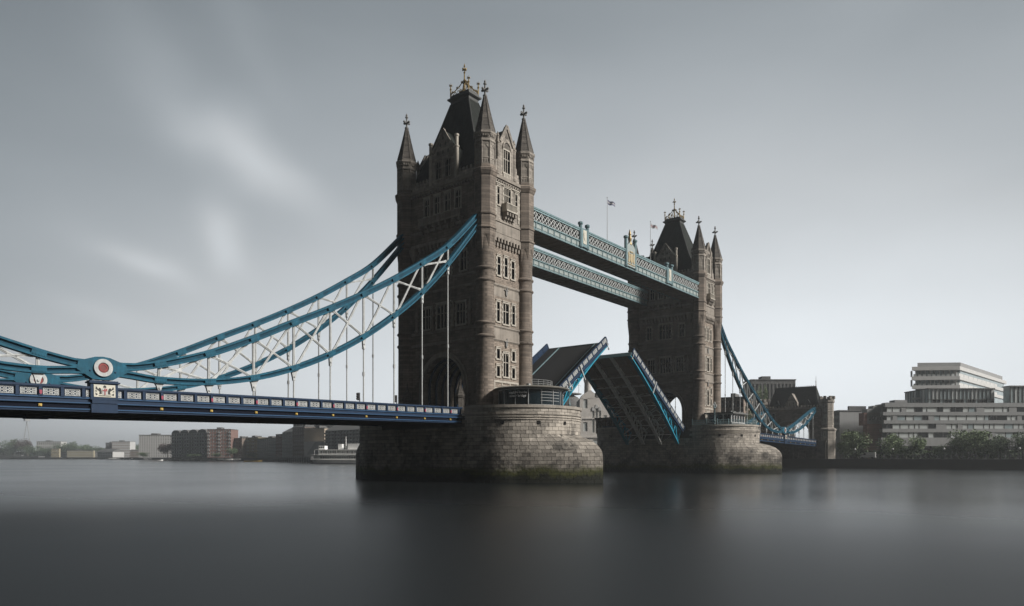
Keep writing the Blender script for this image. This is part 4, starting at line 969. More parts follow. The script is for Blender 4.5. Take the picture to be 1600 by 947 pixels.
for cxx, half, zt, big in ((23.1, 1.15, 47.9, 0), (41.15, 1.9, 48.6, 1), (59.3, 1.15, 47.9, 0)):
    x = cxx - WX0; mp = lambda u, z, d: (x + u, -HWk - .05 - d, z)
    b = MB(); b.mbox(mp, -half, half, 43.9, zt - .5, -.2, .3)
    if big:
        arc = [(-half, 47.4), (half, 47.4), (half * .8, 48.3), (half * .35, 48.8), (0, 49.4), (-half * .35, 48.8), (-half * .8, 48.3)]; b.poly(mp, arc, -.2, .25)
    pn = b.obj('carved_panel', 'wpanel' if big else 'wblue', WK)
    b = MB(); rnd = random.Random(5)
    if big:
        b.poly(mp, [(-.6, 45.2), (.0, 44.5), (.6, 45.2), (.6, 46.6), (-.6, 46.6)], .3, .42)
        for q in (-1, 1): b.poly(mp, [(q * .75, 44.7), (q * 1.4, 44.8), (q * 1.2, 45.8), (q * 1.45, 46.6), (q * 1.0, 47.0), (q * .7, 46.2)], .3, .4)
        b.tube(mp(-.6, 47.0, .3), mp(.6, 47.0, .3), .18); b.tube(mp(-1.5, 44.35, .3), mp(1.5, 44.35, .3), .13)
        b.obj('coat_of_arms', 'carved', pn)
        b = MB(); b.lathe([(.5, 48.6), (.32, 49.3), (.42, 49.9), (.25, 50.6), (.32, 50.8), (.22, 51.3), (.05, 51.9)], x, -HWk, 8); b.obj('gilded_figure', 'gold', pn)
    else:
        b.mbox(mp, -.6, .6, 44.5, 47.1, .3, .36); b.poly(mp, [(-.4, 45.6), (0, 45.0), (.4, 45.6), (.4, 46.6), (-.4, 46.6)], .36, .44); b.obj('shield', 'cream', pn)
    for q in (-1, 1):
        b = MB(); c0 = mp(q * (half + .05), 0, .1); b.lathe([(.42, 43.7), (.42, 44.1), (.34, 44.2), (.34, zt + (.9 if big else 0)), (.5, zt + .15 + (.9 if big else 0)), (.5, zt + .5 + (.9 if big else 0)), (.1, zt + .7 + (.9 if big else 0))], c0[0], c0[1], 8, pi / 8); b.obj('panel_post', 'wblue', WK)
refresh()
def flagpole(x, lab, flab, cols):
    t = thing('flagpole', lab, 'flagpole', (x, -7.0, 47.25), group='flagpoles on the walkway')
    MB().tube((0, 0, 0), (0, 0, 10.5), .07, 8, .04).obj('pole', 'steel', t, smooth=40)
    b = MB(); b.ball((0, 0, 10.55), .12); b.obj('pole_cap', 'steel', t)
    f_ = thing('flag', flab, 'flag', (x, -7.0, 47.25), group='flags over the walkway')
    # drooping rippled cloth, blown to the right (-y side) of the pole
    n, m_ = 14, 6; d0 = Vector((.62, -.78))
    def pt(i, j, o): 
        u = i / n; v = j / m_; a = d0 * (.08 + 1.6 * u) + Vector((.78, .62)) * (.22 * sin(u * 7 + v * 1.5) * u + o)
        return (a.x, a.y, 10.2 - 1.0 * v * (1 - .35 * u) - .9 * u - .12 * sin(u * 6))
    for k, (i0, i1, j0, j1) in enumerate(((0, n, 0, 2), (0, n, 2, 4), (0, n, 4, 6))):
        b = MB()
        for i in range(i0, i1):
            for j in range(j0, j1):
                P = [pt(i, j, 0), pt(i + 1, j, 0), pt(i + 1, j + 1, 0), pt(i, j + 1, 0), pt(i, j, .015), pt(i + 1, j, .015), pt(i + 1, j + 1, .015), pt(i, j + 1, .015)]; b.hexa(P)
        b.obj('flag_cloth', cols[k], f_)
flagpole(36.3, 'thin pale flagpole on the nearer walkway, left of its carved centre panel', 'dark blue and white flag, left of the two above the walkway', ('flagblue', 'flagwhite', 'flagblue'))
flagpole(55.4, 'thin pale flagpole on the nearer walkway, close beside the farther tower roof', 'pale white and red flag, right of the two above the walkway', ('flagwhite', 'flagred', 'flagwhite'))
# ============================================================ PIER-TOP BUILDINGS
K = thing('glazed_kiosk', 'curved glass visitor kiosk with flat metal roof on the nearer pier', 'kiosk', (-1.3, -15.3, 0))
MB().lathe([(5.3, 10.3), (5.3, 11.78)], 0, 0, 40).obj('plinth', 'ashlar', K, smooth=40)
rr = 5.15
def arcpt(a, r): return (r * cos(a), r * sin(a))
A0, A1 = radians(-215), radians(15); NBY = 10
b = MB(); b.rings([[(*arcpt(A0 + (A1 - A0) * i / 56, r), z) for r, z in ((rr - .05, 11.78), (rr, 11.78), (rr, 14.35), (rr - .05, 14.35))] for i in range(57)]); 
gl = b.obj('curved_glazing', 'kglass', K, smooth=40)
for i in range(NBY + 1):
    a = A0 + (A1 - A0) * i / NBY; x, y = arcpt(a, rr + .04); b = MB(); w = .085 if i % 2 else .05
    b.tube((x, y, 11.78), (x, y, 14.4), w, 6); b.obj('mullion', 'steel', K)
for z, w in ((11.85, .07), (14.3, .08)):
    b = MB(); b.rings([[(*arcpt(A0 + (A1 - A0) * i / 56, r), zz) for r, zz in ((rr, z - w), (rr + .07, z - w), (rr + .07, z + w), (rr, z + w))] for i in range(57)]); b.obj('glazing_rail', 'steel', K)
for z in (12.5, 12.95, 13.4, 13.85):        # glazing bars of the two middle bays only
    i0, i1 = 22, 33
    b = MB(); b.rings([[(*arcpt(A0 + (A1 - A0) * i / 56, r), zz) for r, zz in ((rr, z - .03), (rr + .07, z - .03), (rr + .07, z + .03), (rr, z + .03))] for i in range(i0, i1)]); b.obj('glazing_rail', 'steel', K)
MB().box(-3.9, 3.9, 1.5, 4.4, 10.4, 14.4).obj('back_room', 'rubble', K)
MB().lathe([(rr - .3, 11.6), (rr - .3, 11.84)], 0, 0, 32).obj('kiosk_floor', 'darkcon', K)
for x, y, w in ((-2.4, -1.5, 1.4), (1.4, -2.2, 1.2), (2.6, .4, .9)):
    b = MB(); b.box(x - w / 2, x + w / 2, y - .35, y + .35, 11.84, 12.85); b.box(x - w / 2 - .06, x + w / 2 + .06, y - .42, y + .42, 12.85, 12.92); b.obj('display_counter', 'bluelight' if x < 0 else 'steel', K)
MB().lathe([(.2, 14.42), (5.2, 14.44), (6.0, 14.5), (6.05, 14.62), (5.7, 14.78), (3.5, 15.0), (.2, 15.08)], .25, 0, 48).obj('roof', 'roofmetal', K, smooth=30)
def text(s, size, mp, par, m, ext=.01):
    """lettering bent on to a surface through mp(u,z)"""
    cu = bpy.data.curves.new('lettering', 'FONT'); cu.body = s; cu.size = size; cu.extrude = ext; cu.offset = size * .025; cu.align_x = 'CENTER'; cu.resolution_u = 3
    o = bpy.data.objects.new('tmp', cu); COL.objects.link(o)
    me = bpy.data.meshes.new_from_object(o.evaluated_get(bpy.context.evaluated_depsgraph_get())); bpy.data.objects.remove(o)
    me.name = 'lettering'
    for v in me.vertices: v.co = Vector(mp(v.co.x, v.co.y, v.co.z))
    me.materials.clear(); me.materials.append(M[m]); me.update()
    return link('lettering', me, par)
am = radians(-165)
for s_, z_ in (('explore inside', 13.62), ('tower bridge', 13.1)):
    text(s_, .52, lambda u, v, w, z_=z_: ((rr + .05 + w) * cos(am + u / rr), (rr + .05 + w) * sin(am + u / rr), z_ + v), gl, 'signwhite')
for s0 in (radians(-120), radians(-75)):      # roof railing at the right-hand end of the roof terrace
    pass
b = MB()
for i in range(12):
    a = radians(-130 + i * 14); x, y = .25 + 4.2 * cos(a), 4.2 * sin(a) + 1.0; a2 = radians(-130 + (i + 1) * 14); x2, y2 = .25 + 4.2 * cos(a2), 4.2 * sin(a2) + 1.0
    b.tube((x, y, 14.8), (x, y, 15.95), .035, 5)
    if i < 11:
        for z in (15.3, 15.6, 15.92): b.tube((x, y, z), (x2, y2, z), .028, 4)
b.obj('roof_railing', 'steel', K)
b = MB()
for x, y in ((-1.0, -.5), (.8, 1.1), (3.6, 1.6)): b.box(x, x + .5, y, y + .5, 14.9, 15.5)
b.obj('roof_vent', 'steel', K, kind='stuff')
# teal lamp standard at the outer corner of the near pier
def standard(x, y, z, lab, h=5.2):
    t = thing('lamp_standard', lab, 'lamp post', (x, y, z), group='ornate lamp standards on the piers')
    b = MB(); b.lathe([(.34, 0), (.34, .2), (.2, .35), (.16, 1.2), (.22, 1.3), (.12, 1.5), (.09, h - 1.2), (.16, h - 1.1), (.08, h - .9), (.07, h - .3)], n=8); b.obj('column', 'wblue', t, smooth=50)
    b = MB(); b.beam((-.8, 0, h - .95), (.8, 0, h - .95), .08, .1); b.obj('cross_arm', 'wblue', t)
    for q in (-.75, 0, .75):
        b = MB(); z0 = h - .85 if q else h - .3; b.lathe([(.05, z0), (.17, z0 + .12), (.21, z0 + .5), (.1, z0 + .62), (.03, z0 + .8)], q, 0, 6); b.obj('lantern', 'white', t)
standard(6.6, -17.5, 11.3, 'teal lamp standard at the right end of the nearer pier top', 4.6)
standard(74.2, -14.5, 11.3, 'blue lamp standard on the farther pier beside its low cabin', 5.6)
# low control cabin on the far pier
Cb = thing('control_cabin', 'low flat-roofed cabin with pale window frames on the farther pier', 'cabin', (81.5, -14.5, 0))
MB().box(-4.6, 4.6, -3.2, 3.2, 10.3, 12.3).obj('cabin_base', 'darkcon', Cb)
MB().box(-4.3, 4.3, -2.9, 2.9, 12.3, 14.5).obj('glazing', 'glass', Cb)
MB().box(-5.1, 5.1, -3.7, 3.7, 14.5, 14.85).obj('roof', 'darkcon', Cb)
for i in range(6):
    x = -4.35 + i * 1.74; MB().box(x - .13, x + .13, -3.02, -2.88, 12.3, 14.5).obj('window_post', 'palecon', Cb)
for i in range(4):
    y = -2.9 + i * 1.93; MB().box(-4.45, -4.3, y - .13, y + .13, 12.3, 14.5).obj('window_post', 'palecon', Cb)
for z in (12.3, 14.3): b = MB(); b.box(-4.5, 4.5, -3.08, -2.92, z, z + .2); b.box(-4.5, -4.34, -2.9, 2.9, z, z + .2); b.obj('window_rail', 'palecon', Cb)
for x in (-3.4, -1.2, 1.6, 3.6): b = MB(); b.ball((x, -2.6, 15.0), .22); b.obj('roof_lamp', 'white', Cb)
def rail(name, lab, pts, par_group):
    t = thing(name, lab, 'railing', (0, 0, 0), group=par_group); k = 0
    for a, c in zip(pts, pts[1:]):
        for dz in (.05, .55, 1.1):
            b = MB(); b.tube((a[0], a[1], a[2] + dz), (c[0], c[1], c[2] + dz), .045, 5); b.obj('rail', 'wblue', t)
    b = MB(); 
    for a, c in zip(pts, pts[1:]):
        n_ = max(1, int(math.dist(a, c) / .35))
        for i in range(n_): p = Vector(a).lerp(Vector(c), i / n_); b.tube(p, p + Vector((0, 0, 1.1)), .025, 4)
    b.obj('baluster', 'wblue', t, kind='stuff')
    for p in pts: b = MB(); b.tube(p, (p[0], p[1], p[2] + 1.25), .09, 6); b.ball((p[0], p[1], p[2] + 1.3), .13, 6, 4); b.obj('rail_post', 'wblue', t)
rail('blue_railing', 'bright blue railing round the farther pier top, in front of the cabin', [(72.4, -9.5, 11.75)] + [(82.3 + 9.9 * cos(radians(a)), -11.3 + 9.9 * sin(radians(a)), 11.75) for a in range(-170, -5, 15)], None)
# small stone lodge on the east end of the far pier, seen left of the tilted leaf
Lg = thing('stone_lodge', 'dark stone lodge on the left end of the farther pier', 'lodge', (82.3, 14.8, 0))
MB().box(-7.2, 4, -2.6, 5.0, 10.3, 14.2).obj('lodge_wall', 'brownbrick', Lg)
MB().box(-7.5, 4.3, -2.9, 5.3, 14.2, 14.6).obj('lodge_roof', 'darkcon', Lg)
for i in range(5): MB().box(-7.3, -7.18, -2.2 + i * 1.4, -1.3 + i * 1.4, 12.0, 13.6).obj('window', 'glass', Lg)
MB().box(-8.2, -7.6, -3.4, 2.2, 11.3, 12.2).obj('blue_parapet', 'tealdark', Lg)
# gate lodge beside the road arch of the near tower
def gatepier(x, y, lab):
    t = thing('gate_lodge', lab, 'gate lodge', (x, y, 10.4), group='stone gate lodges by the tower arches')
    b = MB(); b.lathe([(1.15, 0), (1.15, .6), (1.0, .8), (1.0, 3.6), (1.15, 3.8), (1.15, 4.1)], n=8, rot=pi / 8); b.obj('lodge_wall', 'spire', t)  # dark spire stone stands in for the shade on the lodge
    b = MB(); b.lathe([(1.25, 4.1), (1.0, 4.5), (.35, 6.2), (.1, 7.2)], n=8, rot=pi / 8); b.obj('lodge_roof', 'spire', t)
    b = MB(); b.box(-1.12, -.9, -.3, .3, .2, 2.3); b.obj('door', 'tealdark', t)
    b = MB(); b.ball((0, 0, 7.3), .2); b.tube((0, 0, 7.3), (0, 0, 7.9), .05); b.obj('finial', 'spire', t); t.scale = (.8, .8, .8)
gatepier(-7.5, -5.9, 'small pointed stone lodge by the right side of the nearer road arch')
gatepier(-7.5, 6.4, 'small pointed stone lodge by the left side of the nearer road arch')
# traffic signals
def signal(px, y, lab):
    r = (px - 800) / F; q = y - CY; u = q * (FW[0] + FW[1] * r) / (FW[1] - FW[0] * r); x = u + CX
    t = thing('traffic_light', lab, 'traffic light', (x, y, DT(-x) - 1.15), rotz=pi, group='traffic lights on the road span')
    MB().tube((0, 0, 0), (0, 0, 2.0), .07, 8).obj('pole', 'black', t, smooth=40)
    MB().box(.06, .3, -.16, .16, 1.7, 2.75).obj('signal_head', 'black', t)
    for k in range(3):
        z = 1.9 + k * .33; b = MB(); b.rings([[(.3, .15 * cos(a), z + .15 * sin(a)) for a in [2 * pi * i / 8 for i in range(8)]], [(.5, .15 * cos(a), z + .17 * sin(a)) for a in [2 * pi * i / 8 for i in range(8)]]]); b.obj('visor', 'black', t)
signal(562, -4.8, 'black traffic light on the left road span, left of the pair')
signal(620, -4.8, 'black traffic light against the near tower edge, right of the pair')

# ============================================================ SOUTH ABUTMENT
XA = SPX + 10.65 + LS - .5
AB = thing('abutment_tower', 'dark gothic abutment gatehouse with steep roof at the right bridge end', 'gatehouse', (XA, 0, 0), group='abutment gatehouses')
mp = lambda u, z, d: (-d, -u, z); aw, asz, azz = 6.4, 12.6, 17.2
ap = archpts(aw, asz, azz); b = MB()
ops = []
for u in (-6.6, 6.6): ops.append(window(AB, mp, u, 18.0, 20.2, 1.0, quoin=False, m='upstone'))
b.wall(mp, -10.5, 10.5, 17.6, 21.6, ops)
for (u0, z0), (u1, z1) in zip(ap, ap[1:]): b.add([mp(u0, z0, 0), mp(u1, z1, 0), mp(u1, 17.6, 0), mp(u0, 17.6, 0)], [(0, 1, 2, 3)])
for s in (-1, 1): a0, a1 = sorted((s * aw, s * 10.5)); b.add([mp(a0, 9.8, 0), mp(a1, 9.8, 0), mp(a1, 17.6, 0), mp(a0, 17.6, 0)], [(0, 1, 2, 3)])
b.obj('front_wall', 'stone', AB)
o = MB(); P_ = [(-aw, 9.8)] + ap + [(aw, 9.8)]; P2 = [(-aw - .6, 9.8)] + archpts(aw + .6, asz, azz + .6) + [(aw + .6, 9.8)]
o.rings([[mp(*p, -.05), mp(*p, .3), mp(*q, .3), mp(*q, -.05)] for p, q in zip(P2, P_)]); o.obj('arch_moulding', 'ashlar', AB)
b = MB(); b.add([(0, u, z) for u, z in P_] + [(9, u, z) for u, z in P_], [(i, i + 1, i + 1 + len(P_), i + len(P_)) for i in range(len(P_) - 1)]); b.obj('passage_vault', 'rubble', AB)
b = MB(); b.box(.3, 10, aw + .3, 10.5, 9.8, 21.6); b.box(.3, 10, -10.5, -aw - .3, 9.8, 21.6); b.box(.3, 10, -10.4, 10.4, 17.7, 21.59); b.obj('side_walls', 'rubble', AB)
b = MB(); b.box(-.6, 10.4, -12.2, 12.2, -1.5, 9.3); b.box(-.9, 10.4, -12.5, 12.5, 9.3, 9.8); b.obj('abutment_base', 'pierplain', AB)
for i in range(12): MB().box(-.75, -.55, -9.6 + i * 1.7, -8.9 + i * 1.7, 3.5, 8.0).obj('base_pilaster', 'pierplain', AB)
b = MB()
pts = [(-9.5, 21.6), (9.5, 21.6)]; x = 9.5; tp = []
while x > -9.3: tp += [(x, 22.9), (x - .6, 22.9), (x - .6, 22.3), (x - 1.15, 22.3)]; x -= 1.15
b.poly(mp, pts + tp + [(-9.5, 22.3)], -.4, .15); b.obj('parapet', 'upstone', AB)
b = MB(); b.rings([[(1, -9, 21.6), (9.5, -9, 21.6), (9.5, 9, 21.6), (1, 9, 21.6)], [(2.2, -8.6, 24.4), (8.4, -8.6, 24.4), (8.4, 8.6, 24.4), (2.2, 8.6, 24.4)], [(4.9, -7.4, 30), (5.7, -7.4, 30), (5.7, 7.4, 30), (4.9, 7.4, 30)]]); b.obj('roof', 'slate', AB)
b = MB(); b.box(5.1, 5.5, -7.5, 7.5, 30, 30.3)
for i in range(20): b.box(5.25, 5.35, -7.3 + i * .76, -7.1 + i * .76, 30.3, 30.65)
b.obj('ridge_cresting', 'lead', AB)
b = MB(); b.lathe([(.2, 30.2), (.1, 31.5), (.25, 31.8), (.08, 32.2), (.06, 34.0)], 5.3, -7.3, 6); b.obj('finial', 'palecon', AB)
g_ = lambda u, z, d: (.4 - d, -u, z)
b = MB(); b.poly(g_, [(-2.1, 21.6), (2.1, 21.6), (2.1, 24.0), (.3, 27.2), (0, 27.6), (-.3, 27.2), (-2.1, 24.0)], -3, .2); b.obj('gable', 'upstone', AB)
for u in (-.7, .7): window(AB, lambda u_, z, d: (.2 - d, -u_, z + .0), u, 22.5, 24.2, .7, quoin=False, m='portland', trans=0)
for s in (-1, 1):
    for u in (-5.5, 5.5):
        b = MB(); b.poly(g_, [(u - 1, 23.2), (u + 1, 23.2), (u, 25.2)], -3.5, -.9); b.obj('dormer', 'lead', AB)
    # octagonal corner turret, wider base stage
    b = MB(); prof = [(3.0, -1.5), (3.0, 13.2), (3.3, 13.6), (3.3, 14.1), (2.5, 14.5), (2.35, 14.6), (2.35, 20.2), (2.5, 20.4), (2.35, 20.7), (2.35, 23.4), (2.65, 23.8), (2.65, 24.5), (2.5, 24.6), (2.5, 25.0)]
    b.lathe(prof, 2.6, s * 11.8, 8, pi / 8); b.obj('corner_turret', 'upstone' if s < 0 else 'upstone', AB)
    for i in range(8):
        a = pi / 8 + i * pi / 4; am_ = a + pi / 8; c = (2.6 + 2.35 * cos(am_), s * 11.8 + 2.35 * sin(am_)); b = MB(); b.lathe([(.62, 24.9), (.62, 26.0)], c[0], c[1], 4, am_ + pi / 4, 1, 1); b.obj('merlon', 'upstone', AB)
    for z in (16.0, 11.0):
        for am_ in (pi, -pi / 2 if s < 0 else pi / 2, pi + s * pi / 4):
            ca, sa = cos(am_), sin(am_); R_ = (2.35 if z > 14 else 3.0) * cos(pi / 8)
            fm = lambda uu, zz, d, ca=ca, sa=sa, R_=R_: (2.6 + ca * (R_ + d) - sa * uu, s * 11.8 + sa * (R_ + d) + ca * uu, zz)
            window(AB, fm, 0, z, z + 1.9, .6, quoin=False, trans=0, m='portland')
MB().box(0, 9, -aw, aw, 9.8, 9.9).obj('road_surface', 'asphalt', AB)
refresh()
copy_tree(AB, (-XA + SPX, 0, 0), (0, 0, pi), label='abutment gatehouse at the left end of the left road span')
# ============================================================ FAR BANKS
def frame(A, B):
    A, B = Vector(A), Vector(B); d = (B - A); Lg_ = d.length; d.normalize(); n_ = Vector((d.y, -d.x))
    if n_.dot(Vector((CX, CY)) - A) < 0: n_ = -n_
    return (lambda u, z, dd: (A.x + d.x * u + n_.x * dd, A.y + d.y * u + n_.y * dd, z)), Lg_
def block(name, label, cat, px0, px1, D0, D1, ytop, m, floors=5, cols=8, wm_='glass', depth=18, z0=3.2, wfr=(.55, .55), roof='flat', group=None, sep=False, ytop2=None, balc=0, frame_m=None, side=True):
    mp, Lb = frame(at(px0, D0), at(px1, D1)); zt = zat(ytop, (D0 + D1) / 2)
    c = mp(Lb / 2, z0, 0); T = thing(name, label, cat, (c[0], c[1], z0), group=group)
    mp_ = lambda u, z, d: tuple(Vector(mp(u, z, d)) - Vector((c[0], c[1], z0)))
    fh = (zt - z0) / floors; cw = Lb / cols; ops = []
    for f in range(floors):
        for k in range(cols):
            u0 = k * cw + cw * (1 - wfr[0]) / 2; zz = z0 + f * fh + fh * (1 - wfr[1]) / 2; ops.append((u0, u0 + cw * wfr[0], zz, zz + fh * wfr[1]))
    b = MB(); b.wall(mp_, 0, Lb, z0, zt, ops, .4); b.mbox(mp_, 0.01, Lb - .01, z0, zt - .01, -depth, -.42); b.mbox(mp_, 0, .3, z0, zt, -depth, -.001); b.mbox(mp_, Lb - .3, Lb, z0, zt, -depth, -.001); b.mbox(mp_, 0, Lb, zt - .3, zt, -depth, -.001); b.obj('walls', m, T)
    if sep:
        for o in ops: MB().mbox(mp_, o[0], o[1], o[2], o[3], -.38, -.3).obj('window', wm_ if not callable(wm_) else wm_(), T)
    else:
        b = MB()
        for o in ops: b.mbox(mp_, o[0], o[1], o[2], o[3], -.38, -.3)
        b.obj('windows', wm_, T, kind='stuff')
    if balc:
        b = MB()
        for k in range(cols):
            if k % balc == 0:
                for f in range(1, floors): b.mbox(mp_, k * cw + .2, (k + 1) * cw - .2, z0 + f * fh, z0 + f * fh + .9, 0, 1.1)
        b.obj('balconies', 'steel', T, kind='stuff')
    b = MB()
    if roof == 'flat': b.mbox(mp_, -.25, Lb + .25, zt, zt + .4, -depth - .2, .25); b.mbox(mp_, Lb * .3, Lb * .5, zt + .4, zt + 2.2, -depth * .7, -depth * .3)
    elif roof == 'pitched':
        v = [mp_(-.3, zt, .3), mp_(Lb + .3, zt, .3), mp_(Lb + .3, zt, -depth - .3), mp_(-.3, zt, -depth - .3), mp_(1, zt + depth * .28, -depth / 2), mp_(Lb - 1, zt + depth * .28, -depth / 2)]
        b.add(v, [(0, 1, 5, 4), (2, 3, 4, 5), (1, 2, 5), (3, 0, 4), (3, 2, 1, 0)])
    elif roof == 'barrel':
        nb = max(2, cols // 3); w_b = Lb / nb
        for i in range(nb):
            arc = [(i * w_b + w_b / 2 - w_b * .48 * cos(pi * j / 8), zt + w_b * .2 * sin(pi * j / 8)) for j in range(9)]; b.poly(mp_, arc, -depth, .1)
    b.obj('roof', frame_m or 'darkcon', T)
    return T, mp_, Lb, zt
random.seed(11)
# --- downstream warehouses and flats seen under the left span (far bank)
block('apartment_block', 'white and grey striped apartment block, far beyond the left span', 'apartments', 217, 268, 800, 800, 680, 'palecon', 8, 14, 'darkcon', wfr=(.34, .62), z0=3.2, group='flats on the far shore')
block('apartment_block', 'dark brick flats with rounded roof bays, right of the striped block', 'apartments', 268, 323, 740, 700, 676.5, 'greybrick', 7, 14, 'glass', roof='barrel', balc=3, group='flats on the far shore')
block('apartment_block', 'tall flats with reddish brick corner under the left span', 'apartments', 324, 361, 690, 690, 671, 'brick', 8, 9, 'tglass', balc=4, group='flats on the far shore')
block('warehouse', 'brown low block right of the reddish corner flats', 'warehouse', 362, 378, 700, 690, 685, 'brownbrick', 6, 6, group='riverside warehouses')
block('warehouse', 'yellowish brick block with small roof boxes on the far shore', 'warehouse', 378, 403, 700, 680, 684, 'yellowbrick', 6, 9, balc=3, group='riverside warehouses')
block('warehouse', 'dark brick block between yellowish block and red striped warehouse', 'warehouse', 402, 431, 670, 640, 685, 'greybrick', 6, 10, group='riverside warehouses')
block('warehouse', 'narrow red brick warehouse stepping up toward the large grey one', 'warehouse', 431, 441, 620, 610, 679, 'brick', 7, 4, group='riverside warehouses')
block('warehouse', 'grey brick warehouse with serrated roof beside the red one', 'warehouse', 441, 458, 610, 580, 675, 'greybrick', 8, 7, roof='pitched', group='riverside warehouses')
block('warehouse', 'tall dark brick warehouse left of the tan rendered wall', 'warehouse', 457, 476, 560, 540, 668, 'brownbrick', 8, 7, group='riverside warehouses')
block('warehouse', 'broad flat building with blank tan and white end wall behind the ship', 'warehouse', 475, 507, 530, 520, 669.5, 'tan', 1, 1, 'tan', wfr=(.02, .02), group='riverside warehouses')
block('apartment_block', 'long flats with rows of balconies behind the white ship', 'apartments', 508, 565, 500, 470, 672, 'concrete', 8, 12, 'darkcon', balc=2, group='flats on the far shore', roof='pitched')
block('hotel_block', 'pale grey high block partly hidden under the left span', 'building', 458, 560, 640, 600, 660, 'concrete', 9, 20, 'glass')
mp, Lb = frame(at(475, 517), at(507, 507)); 
t = thing('white_gable_house', 'white walled shed with slanting grey roof line below the tan wall', 'building', (0, 0, 0))
b = MB(); b.mbox(mp, 0, Lb, 3.2, 15.0, -8, 0); b.obj('wall', 'palecon', t)
b = MB(); b.poly(mp, [(Lb * .15, 5.5), (Lb, 5.5), (Lb, 14.6), (Lb * .55, 14.6)], 0, .3); b.obj('glazed_panel', 'steel', t)
# low hazy far shore at the extreme left
block('white_house', 'pale house with windows on the far hazy shore at left', 'house', 57, 95, 1330, 1330, 690, 'palecon', 4, 12, 'darkcon', group='houses on the hazy far shore', z0=3.2)
block('white_house', 'low pale house row right of the first among trees', 'house', 80, 92, 1290, 1290, 701, 'yellowbrick', 3, 6, group='houses on the hazy far shore', depth=5)
block('terrace_row', 'long low brick terrace with white upper windows by the far water', 'terrace', 105, 146, 1280, 1280, 704, 'yellowbrick', 3, 16, 'blind', group='houses on the hazy far shore', depth=5)
block('apartment_block', 'small pale stepped flats behind trees on the far shore', 'apartments', 165, 176, 1240, 1240, 692, 'darkcon', 6, 5, group='flats on the far shore')
block('apartment_block', 'pale banded flats on the far shore left of the striped block', 'apartments', 175, 203, 1230, 1230, 690, 'palecon', 6, 10, 'brick', wfr=(.7, .35), group='flats on the far shore')
block('boathouse', 'white roofed boathouse on the far shore', 'boathouse', 152, 176, 1180, 1150, 706, 'palecon', 2, 6, 'darkcon', roof='pitched')
block('low_shed', 'dark low wharf sheds at the foot of the far trees', 'shed', 0, 60, 1270, 1270, 713, 'darkcon', 1, 14)
for i_, (px0_, px1_, yt_, m_, dd, lb_) in enumerate(((0, 22, 704, 'greybrick', 1345, 'at the very left edge'), (24, 41, 707, 'brownbrick', 1330, 'under the tall trees'), (60, 79, 705, 'greybrick', 1340, 'left of the pale row'), (95, 106, 703, 'brownbrick', 1335, 'left of the long terrace'), (143, 155, 706, 'greybrick', 1300, 'right of the long terrace'), (203, 217, 704, 'brownbrick', 1150, 'left foot of the striped block'))):
    block('low_riverside_building', 'low hazy building on the distant shore ' + lb_, 'building', px0_, px1_, dd, dd, yt_, m_, 3, 7, 'blind' if i_ % 2 else 'darkcon', group='low buildings on the distant shore', depth=6, roof='pitched' if i_ % 2 else 'flat')
# slender cable-car pylon in the haze
px_, D_ = 42, 1650; x_, y_ = at(px_, D_); t = thing('cable_pylon', 'very faint tall tapering pylon above the far trees at left', 'pylon', (x_, y_, 3))
for q in (-1, 1):
    b = MB(); b.tube((q * 8, -q * 10, 0), (0, 0, 84), 1.0, 6, .7); b.obj('leg', 'steel', t)
b = MB(); b.box(-5, 5, -5, 5, 84, 89); b.obj('pylon_head', 'steel', t)
# --- Between the raised leaves: brewery with chimney
T = thing('brewery', 'grey hazy brewery building with arched windows between the raised leaves', 'brewery', (*at(925, 318), 3.2))
mp, Lb = frame(at(906, 309), at(952, 309)); c0 = Vector((*at(925, 318), 3.2)); mq = lambda u, z, d: tuple(Vector(mp(u, z, d)) - c0)
ops = [(Lb * .12, Lb * .26, 25, 29.5), (Lb * .42, Lb * .5, 14.5, 24), (Lb * .53, Lb * .61, 14.5, 25), (Lb * .64, Lb * .72, 14.5, 24), (Lb * .12, Lb * .26, 15, 19), (Lb * .8, Lb * .92, 15, 22), (Lb * .2, Lb * .3, 6, 11), (Lb * .45, Lb * .7, 5, 11.5)]
b = MB(); b.wall(mq, 0, Lb, 3.2, 29, ops, .5); b.mbox(mq, 0, Lb, 3.2, 28.9, -16, -.52)
b.poly(mq, [(0, 29), (Lb * .55, 29), (Lb * .5, 31.5), (Lb * .36, 33), (Lb * .1, 31)], -8, 0); b.mbox(mq, 0, Lb, 20.3, 20.9, 0, .3); b.mbox(mq, 0, Lb, 12.2, 12.8, 0, .3); b.mbox(mq, 0, .4, 3.2, 29, -16, -.01); b.obj('walls', 'brewstone', T)
for o in ops: MB().mbox(mq, *o[:2], *o[2:], -.45, -.35).obj('window', 'blind', T)
for k in range(3): b = MB(); u = Lb * (.46 + .11 * k); b.poly(mq, [(u + Lb * .05 * cos(pi * j / 8), 24 + (1 if k == 1 else 0) + 1.8 * sin(pi * j / 8)) for j in range(9)], 0, .25); b.obj('arch_head', 'palecon', T)
b = MB(); b.poly(mq, [(Lb * .5, 29), (Lb, 29), (Lb * .97, 32), (Lb * .55, 32)], -14, -.3); b.obj('roof', 'darkcon', T)
cx_, cy_ = at(918.5, 322); t = thing('brick_chimney', 'tall tapering round brewery chimney with wide cap', 'chimney', (cx_, cy_, 3.2))
b = MB(); b.lathe([(2.0, 0), (1.9, 22), (1.55, 34), (1.7, 34.4), (1.95, 35.2), (1.95, 36.4), (1.75, 37)], n=20); b.obj('stack', 'brewstone', t, smooth=40)
b = MB(); b.lathe([(1.95, 36.9), (1.95, 37.2), (1.5, 37.3)], n=20); b.obj('cap', 'darkcon', t)
